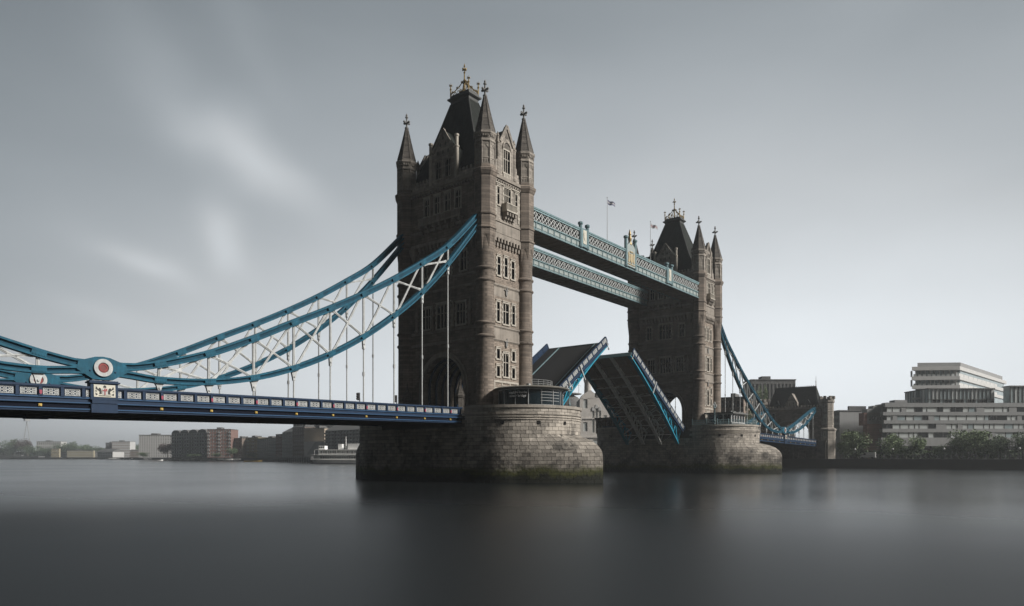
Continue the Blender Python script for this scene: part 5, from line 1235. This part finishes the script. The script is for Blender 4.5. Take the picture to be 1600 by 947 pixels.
t = thing('cupola', 'small white cupola on the roof right of the chimney', 'cupola', (*at(947, 318), 28.6)); b = MB(); b.lathe([(2.4, 0), (2.4, 4.5), (2.7, 4.7)], n=8); b.obj('drum', 'palecon', t); b = MB(); b.lathe([(2.7, 4.7), (2.3, 6.0), (1.2, 7.0), (.1, 7.6)], n=16); b.obj('dome', 'palecon', t, smooth=40)
block('wharf_building', 'pale glazed wharf building behind the brewery, partly hidden by the tilted leaf', 'building', 944, 1000, 338, 334, 637, 'concrete', 6, 8, 'tglass', group='wharf buildings', wfr=(.7, .6), sep=True)
block('wharf_building', 'grey wharf building left of the brewery beneath the dark dome', 'building', 868, 908, 345, 340, 640, 'brewstone', 7, 7, 'blind', group='wharf buildings', sep=True)
t = thing('domed_roof_hall', 'dark shallow domed roof with antenna left of the chimney', 'building', (*at(889, 352), 3.2))
b = MB(); b.lathe([(6.6, 0), (6.6, 25.5)], n=20); b.obj('drum', 'brewstone', t, smooth=40); b = MB(); b.lathe([(6.9, 25.5), (6.6, 27), (4.6, 30), (2.6, 31), (2.6, 31.6)], n=24); b.obj('dome', 'darkcon', t, smooth=50); b = MB(); b.lathe([(6.3, 31.6), (6.3, 32), (.1, 32.2)], n=20); b.obj('upper_disc', 'concrete', t)
b = MB(); b.tube((3.5, -3.5, 32), (3.5, -3.5, 39.5), .12); b.beam((1.5, -3.5, 36), (5.5, -3.5, 36), .12, .12); b.tube((-1, 0, 32), (-1, 0, 36), .1); b.obj('antenna', 'steel', t)
# behind the far tower / beside the chain
block('brown_house', 'brown brick house seen between farther tower and chain hangers', 'house', 1126, 1162, 262, 258, 622, 'brownbrick', 5, 6, 'glass', sep=True)
block('office_block', 'dark square office block with vertical fins above the gatehouse roof', 'office', 1174, 1243, 330, 330, 594, 'darkcon', 3, 12, 'fin', wfr=(.5, .7), depth=12, sep=True)
block('flats', 'narrow grey flats right beside the gatehouse', 'flats', 1301, 1312, 285, 280, 643, 'concrete', 8, 4, 'darkcon', sep=False)
block('flats', 'low blue-grey building between gatehouse flats and trees', 'flats', 1311, 1326, 330, 330, 667, 'concrete', 5, 5, 'tglass')
block('flats', 'small stepped pale block behind the first riverside tree', 'flats', 1324, 1346, 345, 340, 676, 'palecon', 4, 6, 'darkcon')
block('brick_house', 'red brick house with flat roof left of the stepped apartment building', 'house', 1343, 1377, 292, 286, 666, 'brick', 4, 5, 'blind', wfr=(.25, .4), sep=True)

# --- stepped riverside apartment building
BD = 268.0; SCL = BD / F
T = thing('stepped_apartments', 'large grey banded apartment building with glass tier and white top floors', 'apartments', (*at(1490, BD), 3.2))
c0 = Vector((*at(1490, BD), 3.2))
def lay(off): 
    mp, Lb = frame(at(1300, BD + off), at(1760, BD + off)); return lambda u, z, d: tuple(Vector(mp(u, z, d)) - c0)
U = lambda px, off=0: (px - 1300) * (BD + off) / F
Z = lambda py, off=0: zat(py, BD + off)
m0 = lay(0); rnd = random.Random(4)
R_ = 1690
MB().mbox(m0, U(1384), U(R_), 3.2, Z(630.5), -8, -2.2).obj('core_walls', 'concrete', T)
bands = [(629.5, 636, 1383), (643.7, 649, 1380), (656.6, 662, 1381), (669.8, 675.5, 1379), (683.8, 697, 1377)]
for a_, b_, l_ in bands: MB().mbox(m0, U(l_), U(R_), Z(b_), Z(a_), -2.6, 0).obj('band', 'concrete', T)
MB().mbox(m0, U(1380), U(R_), 3.2, Z(697), -2.5, -1.8).obj('ground_floor_glazing', 'glass', T)
for i in range(16): u = U(1382) + i * 4.6; MB().mbox(m0, u, u + .6, 3.2, Z(697), -1.8, -1.2).obj('ground_pier', 'darkcon', T)
spans = [(636, 643.7), (649, 656.6), (662, 669.8), (675.5, 683.8)]
for fi, (a_, b_) in enumerate(spans):
    px = 1386
    while px < R_ - 6:
        w = rnd.choice((7, 9, 12, 14, 16)); kind = rnd.random()
        if kind < .10: MB().mbox(m0, U(px), U(px + w), Z(b_), Z(a_), -2.1, -.15).obj('wall_panel', 'concrete', T)
        else:
            wn_ = MB(); wn_.mbox(m0, U(px + .7), U(px + w - .3), Z(b_), Z(a_), -.5, -.4); o = wn_.obj('window', 'blind' if kind < .6 else ('tglass' if kind < .75 else 'glass'), T)
            MB().mbox(m0, U(px), U(px + .7), Z(b_), Z(a_), -.6, -.3).obj('mullion', 'darkcon', T)
        px += w
for (l_, a_, b_) in ((1361, 638, 664), (1356, 644, 664), (1371, 633, 640), (1392, 628, 631), (1405, 624, 631)):     # stepped left end with planted terraces
    MB().mbox(m0, U(l_), U(1386 if l_ < 1390 else 1424), Z(b_), Z(a_), -7, -3).obj('stepped_terrace', 'concrete' if l_ > 1357 else 'brick', T)
MB().mbox(m0, U(1361), U(1384), 3.2, Z(662), -6, -2.7).obj('brown_wing', 'brick', T)
for i in range(4): MB().mbox(m0, U(1364 + i * 5), U(1367 + i * 5), Z(656), Z(650), -3, -2.9).obj('window', 'glass', T)
# glass tier
ga, gb = 605.5, 630; g1 = lay(4)
MB().mbox(g1, U(1454), U(1556), Z(gb), Z(ga), -16, -.5).obj('glass_tier_core', 'tglass', T)
for i in range(8):
    d0 = -.6 - i * 1.95; MB().mbox(g1, U(1454) - .12, U(1454) - .02, Z(gb), Z(ga), d0 - 1.8, d0).obj('glass_panel', ('tglass', 'blind')[i % 3 == 1], T); MB().mbox(g1, U(1454) - .3, U(1454) - .01, Z(gb), Z(ga), d0 - 1.95, d0 - 1.8).obj('glazing_fin', 'darkcon', T)
px = 1453
k = 0
while px < 1556:
    w = 6.2; b = MB(); b.mbox(g1, U(px + .4), U(px + w), Z(gb - 7.5), Z(ga + 1), -.4, -.3); b.obj('glass_panel', 'blind' if k % 5 in (1, 2) else 'tglass', T)
    b = MB(); b.mbox(g1, U(px + .4), U(px + w), Z(gb), Z(gb - 7), -.4, -.3); b.obj('glass_panel', 'glass' if k % 3 else 'tglass', T)
    b = MB(); b.mbox(g1, U(px), U(px + .45), Z(gb), Z(ga), -.5, 0); b.obj('glazing_fin', 'darkcon', T); px += w; k += 1
MB().mbox(g1, U(1452), U(1558), Z(ga + 1), Z(ga - .6), -16.5, .3).obj('glass_tier_roof', 'darkcon', T)
MB().mbox(g1, U(1453), U(1558), Z(gb - 7), Z(gb - 7.6), -.6, .1).obj('glass_tier_rail', 'darkcon', T)
# white cantilevered top floors: plan with a corner at px 1500, right side running away
pA, pB, pC = at(1426, 278), at(1500, 276), at(1572, 330); pD = (pA[0] + pC[0] - pB[0] + 6, pA[1] + pC[1] - pB[1])
def slab(z0, z1, grow, nm, mt_):
    pts = [Vector(p) for p in (pA, pB, pC, pD)]; ctr = sum(pts, Vector((0, 0))) / 4
    pts = [p + (p - ctr).normalized() * grow for p in pts]
    b = MB(); b.prism([(p.x - c0.x, p.y - c0.y) for p in pts], z0 - c0.z, z1 - c0.z); return b.obj(nm, mt_, T)
zs_ = [zat(573.5, 276), zat(588, 276), zat(603, 276)]
slab(zs_[2] - 6, zs_[0] - .3, -2.4, 'inner_glazing', 'tglass')
slab(zs_[0] - 1.1, zs_[0] + .3, .6, 'roof_slab', 'palecon'); slab(zs_[1] - 1.3, zs_[1] + .1, .8, 'balcony_slab', 'palecon'); slab(zs_[2] - 1.0, zs_[2] + .3, .6, 'balcony_slab', 'palecon')
slab(zs_[2] - 9, zs_[2] - 6.01, -1.4, 'lower_storey', 'palecon'); slab(zs_[2] - 5.2, zs_[2] - 4.4, .5, 'balcony_slab', 'palecon')
slab(zs_[0] + .3, zs_[0] + 2.2, -4, 'roof_storey', 'concrete')
for (P_, Q_, n_) in ((pA, pB, 10), (pB, pC, 11)):
    fm, fl = frame(P_, Q_); fq = lambda u, z, d: tuple(Vector(fm(u, z, d)) - c0)
    for zi in (0, 1):
        zt_, zb_ = zs_[zi] - 1.1, zs_[zi + 1] + .1
        for i in range(n_ + 1):
            u = fl * i / n_; u = min(u, fl - .5); b = MB(); b.mbox(fq, u, u + (.5 if i % 4 == 0 or P_ is pB else .18), zb_, zt_, -1.9, -1.3); b.obj('column', 'palecon', T)
        for i in range(n_):
            u = fl * i / n_; b = MB(); b.mbox(fq, u + .5, fl * (i + 1) / n_ - .1, zb_, zb_ + (1.0 if P_ is pA else (zt_ - zb_) * .5), -.5, -.4); b.obj('balcony_front', 'blind' if P_ is pA else 'palecon', T)
    if P_ is pB:
        for i in range(5):
            u = fl * (.12 + i * .19); b = MB(); b.mbox(fq, u, u + fl * .1, zs_[0] + .3, zs_[0] + 1.9, -6, -1.5); b.obj('rooftop_unit', 'concrete', T)
t = thing('glass_penthouse', 'second glass topped block cut by the right picture edge', 'building', (*at(1600, 270), 24))
mp, Lb = frame(at(1579, 268), at(1660, 268)); cc = Vector((*at(1600, 270), 24)); fq = lambda u, z, d: tuple(Vector(mp(u, z, d)) - cc)
MB().mbox(fq, 0, Lb, Z(630.5), Z(604), -4, -.4).obj('core_walls', 'tglass', t)
for i in range(12): u = i * 1.6; MB().mbox(fq, u, u + .15, Z(630), Z(604), -.4, 0).obj('glazing_fin', 'darkcon', t); MB().mbox(fq, u + .15, u + 1.6, Z(629), Z(607), -.35, -.25).obj('glass_panel', 'blind' if i % 3 == 1 else 'tglass', t)
MB().mbox(fq, -.5, Lb, Z(604), Z(602.5), -4.2, .4).obj('roof_slab', 'concrete', t)

# --- river wall of the south bank with buttresses
def wallrun(nm, lab, A, B, zt, n_, m='wall'):
    mp, Lb = frame(A, B); t = thing(nm, lab, 'river wall', (A[0], A[1], 0)); c = Vector((A[0], A[1], 0)); q = lambda u, z, d: tuple(Vector(mp(u, z, d)) - c)
    MB().mbox(q, 0, Lb, -1.5, zt, -1, 0).obj('wall_face', m, t); MB().mbox(q, 0, Lb, zt, zt + .25, -1.1, .12).obj('coping', 'concrete', t)
    for i in range(n_):
        u = Lb * (i + .5) / n_; MB().mbox(q, u - .8, u + .8, -1.5, zt + .9, .01, .45).obj('buttress', m, t)
        
    return q, Lb
qw, Lw = wallrun('river_wall', 'dark stained embankment wall below the riverside trees at right', (XA - .2, -14.8), (XA - .2, -150), 3.0, 9)
wallrun('river_wall', 'embankment wall behind the farther pier, left of the gatehouse', (XA - .2, 14.8), (XA - .2, 225), 3.0, 10)
pts = far_shore[:9][::-1]
for i, (A, B) in enumerate(zip(pts, pts[1:])):
    nm = ['jetty side', 'behind the white ship', 'below the warehouses', 'below the tall flats', 'left of the flats', 'under far houses', 'at far left', 'beyond the picture edge'][i]
    wallrun('shore_wall', 'low dark shore wall %s on the far bank' % nm, A, B, 1.6, 2)
# railing on the right embankment
t = thing('embankment_railing', 'thin dark railing along the top of the right embankment', 'railing', (XA + .3, 0, 3.25))
MB().box(-.03, .03, -150, -15, 1.0, 1.08).obj('handrail', 'darkcon', t)
b = MB()
for i in range(68): b.box(-.04, .04, -15 - i * 2 - .04, -15 - i * 2 + .04, 0, 1.0)
b.obj('railing_posts', 'darkcon', t, kind='stuff')
MB().box(-.02, .02, -150, -15, .5, .55).obj('mid_rail', 'darkcon', t)
# embankment lamps with white globes
lamp0 = None
for i, (px, lab) in enumerate(((1336, 'globe lamp left of the white van'), (1395, 'globe lamp between first and second riverside trees'), (1475, 'globe lamp in the middle of the right embankment'), (1593, 'globe lamp nearest the right picture edge'))):
    r = (px - 800) / F; u = XA + 1.5 - CX; q = u * (FW[1] - FW[0] * r) / (FW[0] + FW[1] * r); pos = (XA + 1.5, q + CY, 3.2)
    if lamp0 is None:
        lamp0 = thing('street_lamp', lab, 'street lamp', pos, group='globe lamps on the embankment')
        b = MB(); b.lathe([(.16, 0), (.14, .5), (.07, .7), (.05, 3.2)], n=8); b.obj('lamp_post', 'black', lamp0)
        b = MB(); b.ball((0, 0, 3.4), .36, 12, 8); b.obj('lamp_globe', 'palecon', lamp0, smooth=60); refresh()
    else: copy_tree(lamp0, pos, label=lab)
# white van
r = (1356 - 800) / F; u = XA + 3 - CX; q = u * (FW[1] - FW[0] * r) / (FW[0] + FW[1] * r)
V = thing('delivery_van', 'white van parked under the first riverside tree', 'van', (XA + 3, q + CY, 3.2), pi / 2)
b = MB(); b.poly(lambda u, z, d: (u, d, z), [(-2.5, .45), (2.4, .45), (2.5, 1.1), (1.7, 1.3), (1.1, 2.1), (.8, 2.35), (-2.45, 2.35), (-2.5, 1.8)], -.95, .95); b.obj('body', 'palecon', V)
for x in (-1.6, 1.6):
    for s in (-1, 1): b = MB(); b.tube((x, s * .8, .36), (x, s * 1.0, .36), .36, 14); b.obj('wheel', 'black', V)
for s in (-1, 1): b = MB(); b.poly(lambda u, z, d: (u, d, z), [(.5, 1.35), (1.5, 1.35), (1.05, 2.0), (.5, 2.0)], s * .955 - .01, s * .955 + .01); b.obj('side_window', 'glass', V)
b = MB(); b.hexa([(1.72, -.8, 1.36), (1.74, -.8, 1.36), (1.74, .8, 1.36), (1.72, .8, 1.36), (1.17, -.8, 2.06), (1.2, -.8, 2.06), (1.2, .8, 2.06), (1.17, .8, 2.06)]); b.obj('windscreen', 'glass', V)

# ============================================================ TREES
def tree_mesh(seed, nl=2600, leaf=.42, flat=1.0):
    rnd = random.Random(seed); b = MB()
    lobes = [(Vector((rnd.gauss(0, .33), rnd.gauss(0, .33), rnd.uniform(-.25, .6))), rnd.uniform(.28, .5)) for _ in range(11)]
    for i in range(nl):
        c, r = lobes[i % len(lobes)]; d = Vector((rnd.gauss(0, 1), rnd.gauss(0, 1), rnd.gauss(0, 1))).normalized(); rr_ = r * rnd.random() ** .35
        p = c + d * rr_; p.z *= flat; s = leaf * .11 * rnd.uniform(.6, 1.4)
        a = Vector((rnd.gauss(0, 1), rnd.gauss(0, 1), rnd.gauss(0, 1))).normalized(); t_ = a.cross(Vector((rnd.gauss(0, 1), rnd.gauss(0, 1), 1))).normalized()
        b.tone = (int(rnd.random() * 8) / 8 * .5 + (i % len(lobes)) / 22) or .01
        b.add([p - a * s, p + t_ * s * .7, p + a * s, p - t_ * s * .7], [(0, 1, 2, 3)])
    return b
CRN = {}
def tree(nm, lab, x, y, z, h, w, m='leaf', seed=1, group=None):
    k = (m, seed)
    if k not in CRN: CRN[k] = tree_mesh(seed).data('crown', m)
    t = thing(nm, lab, 'tree', (x, y, z), group=group)
    b = MB(); b.lathe([(.035 * h, 0), (.024 * h, h * .2), (.015 * h, h * .55), (.006 * h, h * .8)], n=8)
    for i in range(5): a = i * 1.3 + seed; b.tube((0, 0, h * (.25 + .06 * i)), (cos(a) * w * .32, sin(a) * w * .32, h * (.5 + .07 * i)), .012 * h, 5, .004 * h)
    b.obj('trunk', 'bark', t)
    link('crown', CRN[k], t, (0, 0, h * .50), (0, 0, seed * 1.7), (w * .62, w * .62, h * .60))
    return t
E1 = XA
for i, (px, dx, ytop, wpx, m, sd, lab) in enumerate(((1338, 9, 673, 44, 'leaf', 1, 'broad light green tree nearest the gatehouse'), (1322, 14, 688, 26, 'leaf2', 2, 'small dark tree tucked beside the gatehouse flats'), (1396, 9, 679, 40, 'leaf', 3, 'light green tree right of the white van'), (1434, 11, 683, 30, 'leaf', 4, 'slender green tree in front of the banded facade'), (1412, 15, 698, 24, 'leaf2', 5, 'low dark tree between two light green ones'), (1516, 10, 672, 50, 'leaf', 6, 'largest green tree before the right part of the facade'), (1500, 14, 684, 34, 'leaf2', 2, 'dark tree left behind the largest green tree'), (1563, 9, 681, 36, 'leaf2', 3, 'round dark tree with dense crown at right'), (1545, 14, 686, 24, 'leaf', 1, 'green tree squeezed between largest and round ones'), (1598, 8, 677, 34, 'leaf2', 4, 'dark tree cut by the right picture edge'), (1470, 14, 697, 26, 'leaf2', 5, 'low dark shrub-like tree behind the middle lamp'))):
    r = (px - 800) / F; u = E1 + dx - CX; q = u * (FW[1] - FW[0] * r) / (FW[0] + FW[1] * r); D = FW[0] * u + FW[1] * q
    h = zat(ytop, D) - 3.2; tree('riverside_tree', lab, u + CX, q + CY, 3.2, h, wpx * D / F * 1.05, m, sd, 'trees along the right embankment')
for i, (px, D, ytop, wpx, m, sd, lab) in enumerate(((1170, 262, 628, 26, 'leaf2', 2, 'dark green tree behind the chain hangers of the farther span'), (1192, 300, 604, 16, 'leaf', 6, 'green tree between brown house and dark office block'))):
    x, y = at(px, D); tree('bank_tree', lab, x, y, 3.2, zat(ytop, D) - 3.2, wpx * D / F, m, sd)
TLB = ['cut by the left picture edge', 'second from the left edge', 'left of the tallest far clump', 'tall dark one of the left clump', 'reddish one of the left clump', 'under the faint pylon', 'before the first pale house', 'before the second pale house', 'behind the long terrace, left end', 'behind the terrace, second', 'behind the terrace, middle', 'behind the terrace, right end', 'left of the white boathouse', 'behind the white boathouse', 'below the pale banded flats, left', 'below the pale banded flats, right', 'left of the striped block, tall', 'at the foot of the striped block', 'copper one between striped block and dark flats', 'low one before the rounded roof bays', 'lowest one before the dark flats', 'before the reddish corner flats', 'right of the reddish corner flats', 'before the yellowish block']
fart = [(-12, 694), (6, 696), (20, 687), (33, 687), (48, 697), (68, 703), (80, 700), (98, 693), (112, 691), (126, 695), (140, 697), (155, 699), (168, 703), (186, 699), (200, 701), (212, 694), (224, 707), (262, 693), (284, 706), (302, 709), (340, 708), (362, 700), (395, 708)]
for i, (px, yt) in enumerate(fart):
    D = 1320 if px < 215 else (760 if px < 300 else 680); w = 26 if px < 215 else 16
    if px in (262,): w = 26
    x, y = at(px, D); tree('far_tree', 'dark hazy far-shore tree ' + TLB[i], x, y, 3.2, zat(yt, D) - 3.2, w * D / F, 'leaf3' if px in (33, 262) else 'leaf2', 1 + i % 6, 'hazy trees on the distant shore')

# distant woodland that reads as one mass
b = MB(); rnd = random.Random(21)
for i in range(5200):
    px = rnd.uniform(-60, 232); D = rnd.uniform(1340, 1420); x, y = at(px, D); hh = 9 + 5 * sin(px * .11) * sin(px * .043 + 1) + 3 * sin(px * .4)
    z = 3.2 + hh * rnd.random() ** .7; s = rnd.uniform(1.0, 2.2); a_ = Vector((rnd.gauss(0, 1), rnd.gauss(0, 1), rnd.gauss(0, 1))).normalized() * s; c_ = a_.cross(Vector((rnd.gauss(0, 1), 1, rnd.gauss(0, 1)))).normalized() * s
    p = Vector((x, y, z)); b.tone = rnd.random(); b.add([p - a_, p + c_, p + a_, p - c_], [(0, 1, 2, 3)])
b.obj('distant_woodland', 'leaf2', kind='stuff')
b = MB()
for i in range(2600):
    px = rnd.uniform(1318, 1700); r = (px - 800) / F; u = XA + rnd.uniform(7, 13) - CX; q_ = u * (FW[1] - FW[0] * r) / (FW[0] + FW[1] * r); z = 3.2 + 3.0 * rnd.random(); s = rnd.uniform(.25, .5)
    a_ = Vector((rnd.gauss(0, 1), rnd.gauss(0, 1), rnd.gauss(0, 1))).normalized() * s; c_ = a_.cross(Vector((rnd.gauss(0, 1), 1, rnd.gauss(0, 1)))).normalized() * s
    p = Vector((u + CX, q_ + CY, z)); b.tone = rnd.random(); b.add([p - a_, p + c_, p + a_, p - c_], [(0, 1, 2, 3)])
b.obj('park_shrubs', 'leaf2', kind='stuff')
# ============================================================ SHIP, BOATS
SD = 402.0; S0 = at(483, SD); S1 = at(590, SD - 6); mp, Lb = frame(S0, S1)
T = thing('river_ship', 'white two-deck passenger ship moored behind the nearer pier', 'ship', (*at(530, SD), 0)); c0 = Vector((*at(530, SD), 0)); q = lambda u, z, d: tuple(Vector(mp(u, z, d)) - c0)
rs = []
for t_, w in ((0, .2), (.03, 1.6), (.1, 3.6), (.3, 4.4), (.8, 4.4), (1, 3)):
    u = t_ * Lb; rs.append([q(u + (.9 if t_ < .1 else 0), -.6, -4.6 - w * .8), q(u + (.9 if t_ < .1 else 0), -.6, -4.6 + w * .8), q(u, 2.3, -4.6 + w), q(u, 2.3, -4.6 - w)])
b = MB(); b.rings(rs); b.obj('hull', 'shipwhite', T)
rs2 = [[p for p in r] for r in rs]
b = MB(); b.mbox(q, .6, Lb - 1, -.5, .35, -4.6, -.14); b.obj('waterline_band', 'navy', T)
b = MB(); b.mbox(q, 2.2, Lb - .5, 2.3, 5.0, -8.2, -1.0); b.obj('lower_deckhouse', 'shipwhite', T)
b = MB(); b.mbox(q, .9, Lb, 5.0, 5.2, -8.8, -.1); b.obj('upper_deck', 'shipwhite', T)
b = MB(); b.mbox(q, 5.5, Lb - .5, 5.2, 7.9, -8.0, -1.2); b.obj('upper_deckhouse', 'shipwhite', T)
b = MB(); b.mbox(q, 3.4, Lb, 7.9, 8.15, -8.8, -.2); b.obj('sun_deck', 'shipwhite', T)
b = MB(); b.mbox(q, 4.6, 8.2, 8.15, 10.2, -6.5, -2.5); b.obj('wheelhouse', 'shipwhite', T)
b = MB(); b.mbox(q, 22, 30, 8.15, 11.4, -7, -2); b.obj('aft_house', 'shipwhite', T)
for i in range(22): 
    for z in (3.0, 6.0):
        u = 6.3 + i * 1.4
        if u < Lb - 2: MB().mbox(q, u, u + .95, z, z + 1.1, -1.21 if z > 5 else -1.01, -1.14 if z > 5 else -.94).obj('window', 'darkcon', T)
for i in range(3): MB().mbox(q, 4.9 + i * 1.1, 5.6 + i * 1.1, 8.9, 9.8, -2.52, -2.44).obj('wheelhouse_window', 'glass', T)
for i in range(14): u = 3 + i * 2.6; b = MB(); b.tube(q(u, 5.2, -.3), q(u, 7.9, -.3), .06, 5); b.obj('deck_post', 'shipwhite', T)
b = MB(); b.tube(q(20, 8, -4.6), q(20, 15.5, -4.6), .3, 8, .15); b.obj('mast', 'shipwhite', T)
b = MB(); b.mbox(q, 16, 18.2, 8.15, 11.2, -6, -3); b.obj('funnel', 'shipwhite', T)
# wharf/jetty left of the ship
J0, J1 = at(402, 640), at(485, 430); mp, Lb = frame(J0, J1); T = thing('jetty', 'long dark timber jetty running toward the white ship', 'jetty', (*J1, 0)); c0 = Vector((*J1, 0)); q = lambda u, z, d: tuple(Vector(mp(u, z, d)) - c0)
MB().mbox(q, 0, Lb, 2.3, 3.0, -3, 0).obj('jetty_deck', 'darkcon', T); MB().mbox(q, 0, Lb, 3.6, 4.0, -3, -.2).obj('jetty_railing', 'concrete', T)
for i in range(30): u = Lb * i / 30; b = MB(); b.tube(q(u, -1, -.4), q(u, 4, -.4), .28, 6); b.obj('pile', 'darkcon', T)
# little boats
def boat(px, D, L_, lab, m='shipwhite', cab=True, rz=None, cat='boat', nm='moored_boat', grp='small boats on the far water'):
    x, y = at(px, D); ang = atan2(-FW[0], FW[1]) if rz is None else rz
    t = thing(nm, lab, cat, (x, y, 0), ang, group=grp); b = MB(); w = L_ * .16
    b.rings([[(xx, -ww * .7, -.3), (xx, ww * .7, -.3), (xx, ww, zz), (xx, -ww, zz)] for xx, ww, zz in ((-L_ / 2, w * .8, 1.0), (0, w, .95), (L_ * .3, w * .8, 1.1), (L_ / 2, .05, 1.5))]); b.obj('hull', m, t)
    if cab:
        b = MB(); b.box(-L_ * .3, L_ * .15, -w * .7, w * .7, 1.0, 2.3); b.box(-L_ * .34, L_ * .2, -w * .8, w * .8, 2.3, 2.45); b.obj('cabin', 'shipwhite', t)
        b = MB(); b.box(-L_ * .26, L_ * .11, -w * .72, w * .72, 1.6, 2.05); b.obj('cabin_window', 'glass', t)
        b = MB(); b.tube((0, 0, 2.4), (0, 0, 4.6), .08, 5); b.obj('mast', 'steel', t)
    return t
boat(396, 560, 14, 'flat yellow buoyant barge alone on open water', 'yellow', False, cat='barge', nm='yellow_barge', grp=None)
boat(247, 700, 10, 'small pale boat in front of the striped block', 'shipwhite', False)
BLB = ['below the banded flats', 'right of the one below the banded flats', 'before the last trees left of the striped block', 'left foot of the striped block', 'below the striped block, left', 'below the striped block, middle', 'below the striped block, right', 'at the left end of the dark flats', 'before the rounded roof bays, first', 'before the rounded roof bays, second', 'before the rounded roof bays, third', 'before the rounded roof bays, fourth', 'left foot of the reddish corner flats', 'before the reddish corner flats', 'right foot of the reddish corner flats', 'before the brown low block', 'before the yellowish block, rightmost in the row']
for (px, D, L_, m), lb in zip(((178, 1060, 22, 'shipwhite'), (190, 1040, 26, 'shipwhite'), (203, 1010, 24, 'navy'), (213, 960, 18, 'shipwhite'), (232, 880, 16, 'navy'), (241, 870, 15, 'shipwhite'), (262, 760, 14, 'brick'), (272, 745, 14, 'shipwhite'), (281, 740, 16, 'navy'), (292, 735, 14, 'shipwhite'), (304, 720, 16, 'shipwhite'), (316, 715, 14, 'navy'), (325, 705, 14, 'shipwhite'), (337, 700, 15, 'shipwhite'), (349, 690, 13, 'navy'), (360, 690, 15, 'shipwhite'), (372, 670, 14, 'navy')), BLB):
    boat(px, D, L_, 'moored cabin boat ' + lb, m, True, grp='row of moored boats on the distant shore')
# ============================================================ PEOPLE on the embankment
def person_mesh(pose):
    b = bpy.data.meshes.new('person'); J = {'pel': (0, 0, .95), 'sp': (0, 0, 1.2), 'ch': (.02, 0, 1.38), 'nk': (.03, 0, 1.5), 'hd': (.05, 0, 1.62), 'ht': (.05, 0, 1.72)}
    st = .16 * pose
    for s, k in ((-1, 'l'), (1, 'r')):
        J['hp' + k] = (0, s * .1, .9); J['kn' + k] = (s * st + .03, s * .1, .5); J['an' + k] = (s * st * 1.5 - .03, s * .1, .07); J['to' + k] = (s * st * 1.5 + .14, s * .11, .03)
        J['sh' + k] = (.02, s * .19, 1.4); J['el' + k] = (-s * st * .6, s * .24, 1.13); J['wr' + k] = (-s * st + .1, s * .23, .9); J['ha' + k] = (-s * st + .14, s * .22, .8)
    E_ = [('pel', 'sp'), ('sp', 'ch'), ('ch', 'nk'), ('nk', 'hd'), ('hd', 'ht')]
    for k in 'lr': E_ += [('pel', 'hp' + k), ('hp' + k, 'kn' + k), ('kn' + k, 'an' + k), ('an' + k, 'to' + k), ('ch', 'sh' + k), ('sh' + k, 'el' + k), ('el' + k, 'wr' + k), ('wr' + k, 'ha' + k)]
    ks = list(J); b.from_pydata([J[k] for k in ks], [(ks.index(x), ks.index(y)) for x, y in E_], [])
    o = bpy.data.objects.new('tmp', b); COL.objects.link(o); md = o.modifiers.new('s', 'SKIN'); o.modifiers.new('d', 'SUBSURF').levels = 1
    R = {'pel': .14, 'sp': .13, 'ch': .15, 'nk': .055, 'hd': .1, 'ht': .07}
    for i, k in enumerate(ks):
        r_ = R.get(k) or {'hp': .095, 'kn': .065, 'an': .045, 'to': .04, 'sh': .06, 'el': .045, 'wr': .033, 'ha': .035}[k[:2]]
        b.skin_vertices[0].data[i].radius = (r_, r_)
    b.skin_vertices[0].data[0].use_root = True
    me = bpy.data.meshes.new_from_object(o.evaluated_get(bpy.context.evaluated_depsgraph_get())); bpy.data.objects.remove(o); me.name = 'person'
    return me
pm = [person_mesh(0), person_mesh(1)]; rnd = random.Random(9)
for v in list(pm):
    v.materials.append(M['cloth'])
tops = {}
for i in range(22):
    px = 1372 + i * 10.3 + rnd.uniform(-3, 3); r = (px - 800) / F; u = XA + 1.2 + rnd.uniform(0, 3) - CX; q_ = u * (FW[1] - FW[0] * r) / (FW[0] + FW[1] * r)
    o = link('person', pm[i % 2], None, (u + CX, q_ + CY, 3.2), (0, 0, rnd.choice((pi / 2, -pi / 2, 2.8))))
    o['label'] = 'tiny dark-clothed person standing or walking along the right embankment'; o['category'] = 'person'; o['group'] = 'people along the right embankment'
# ============================================================ HAZE
MB().box(-4200, 4200, -4200, 4200, -3, 95).obj('haze', 'haze', kind='stuff')
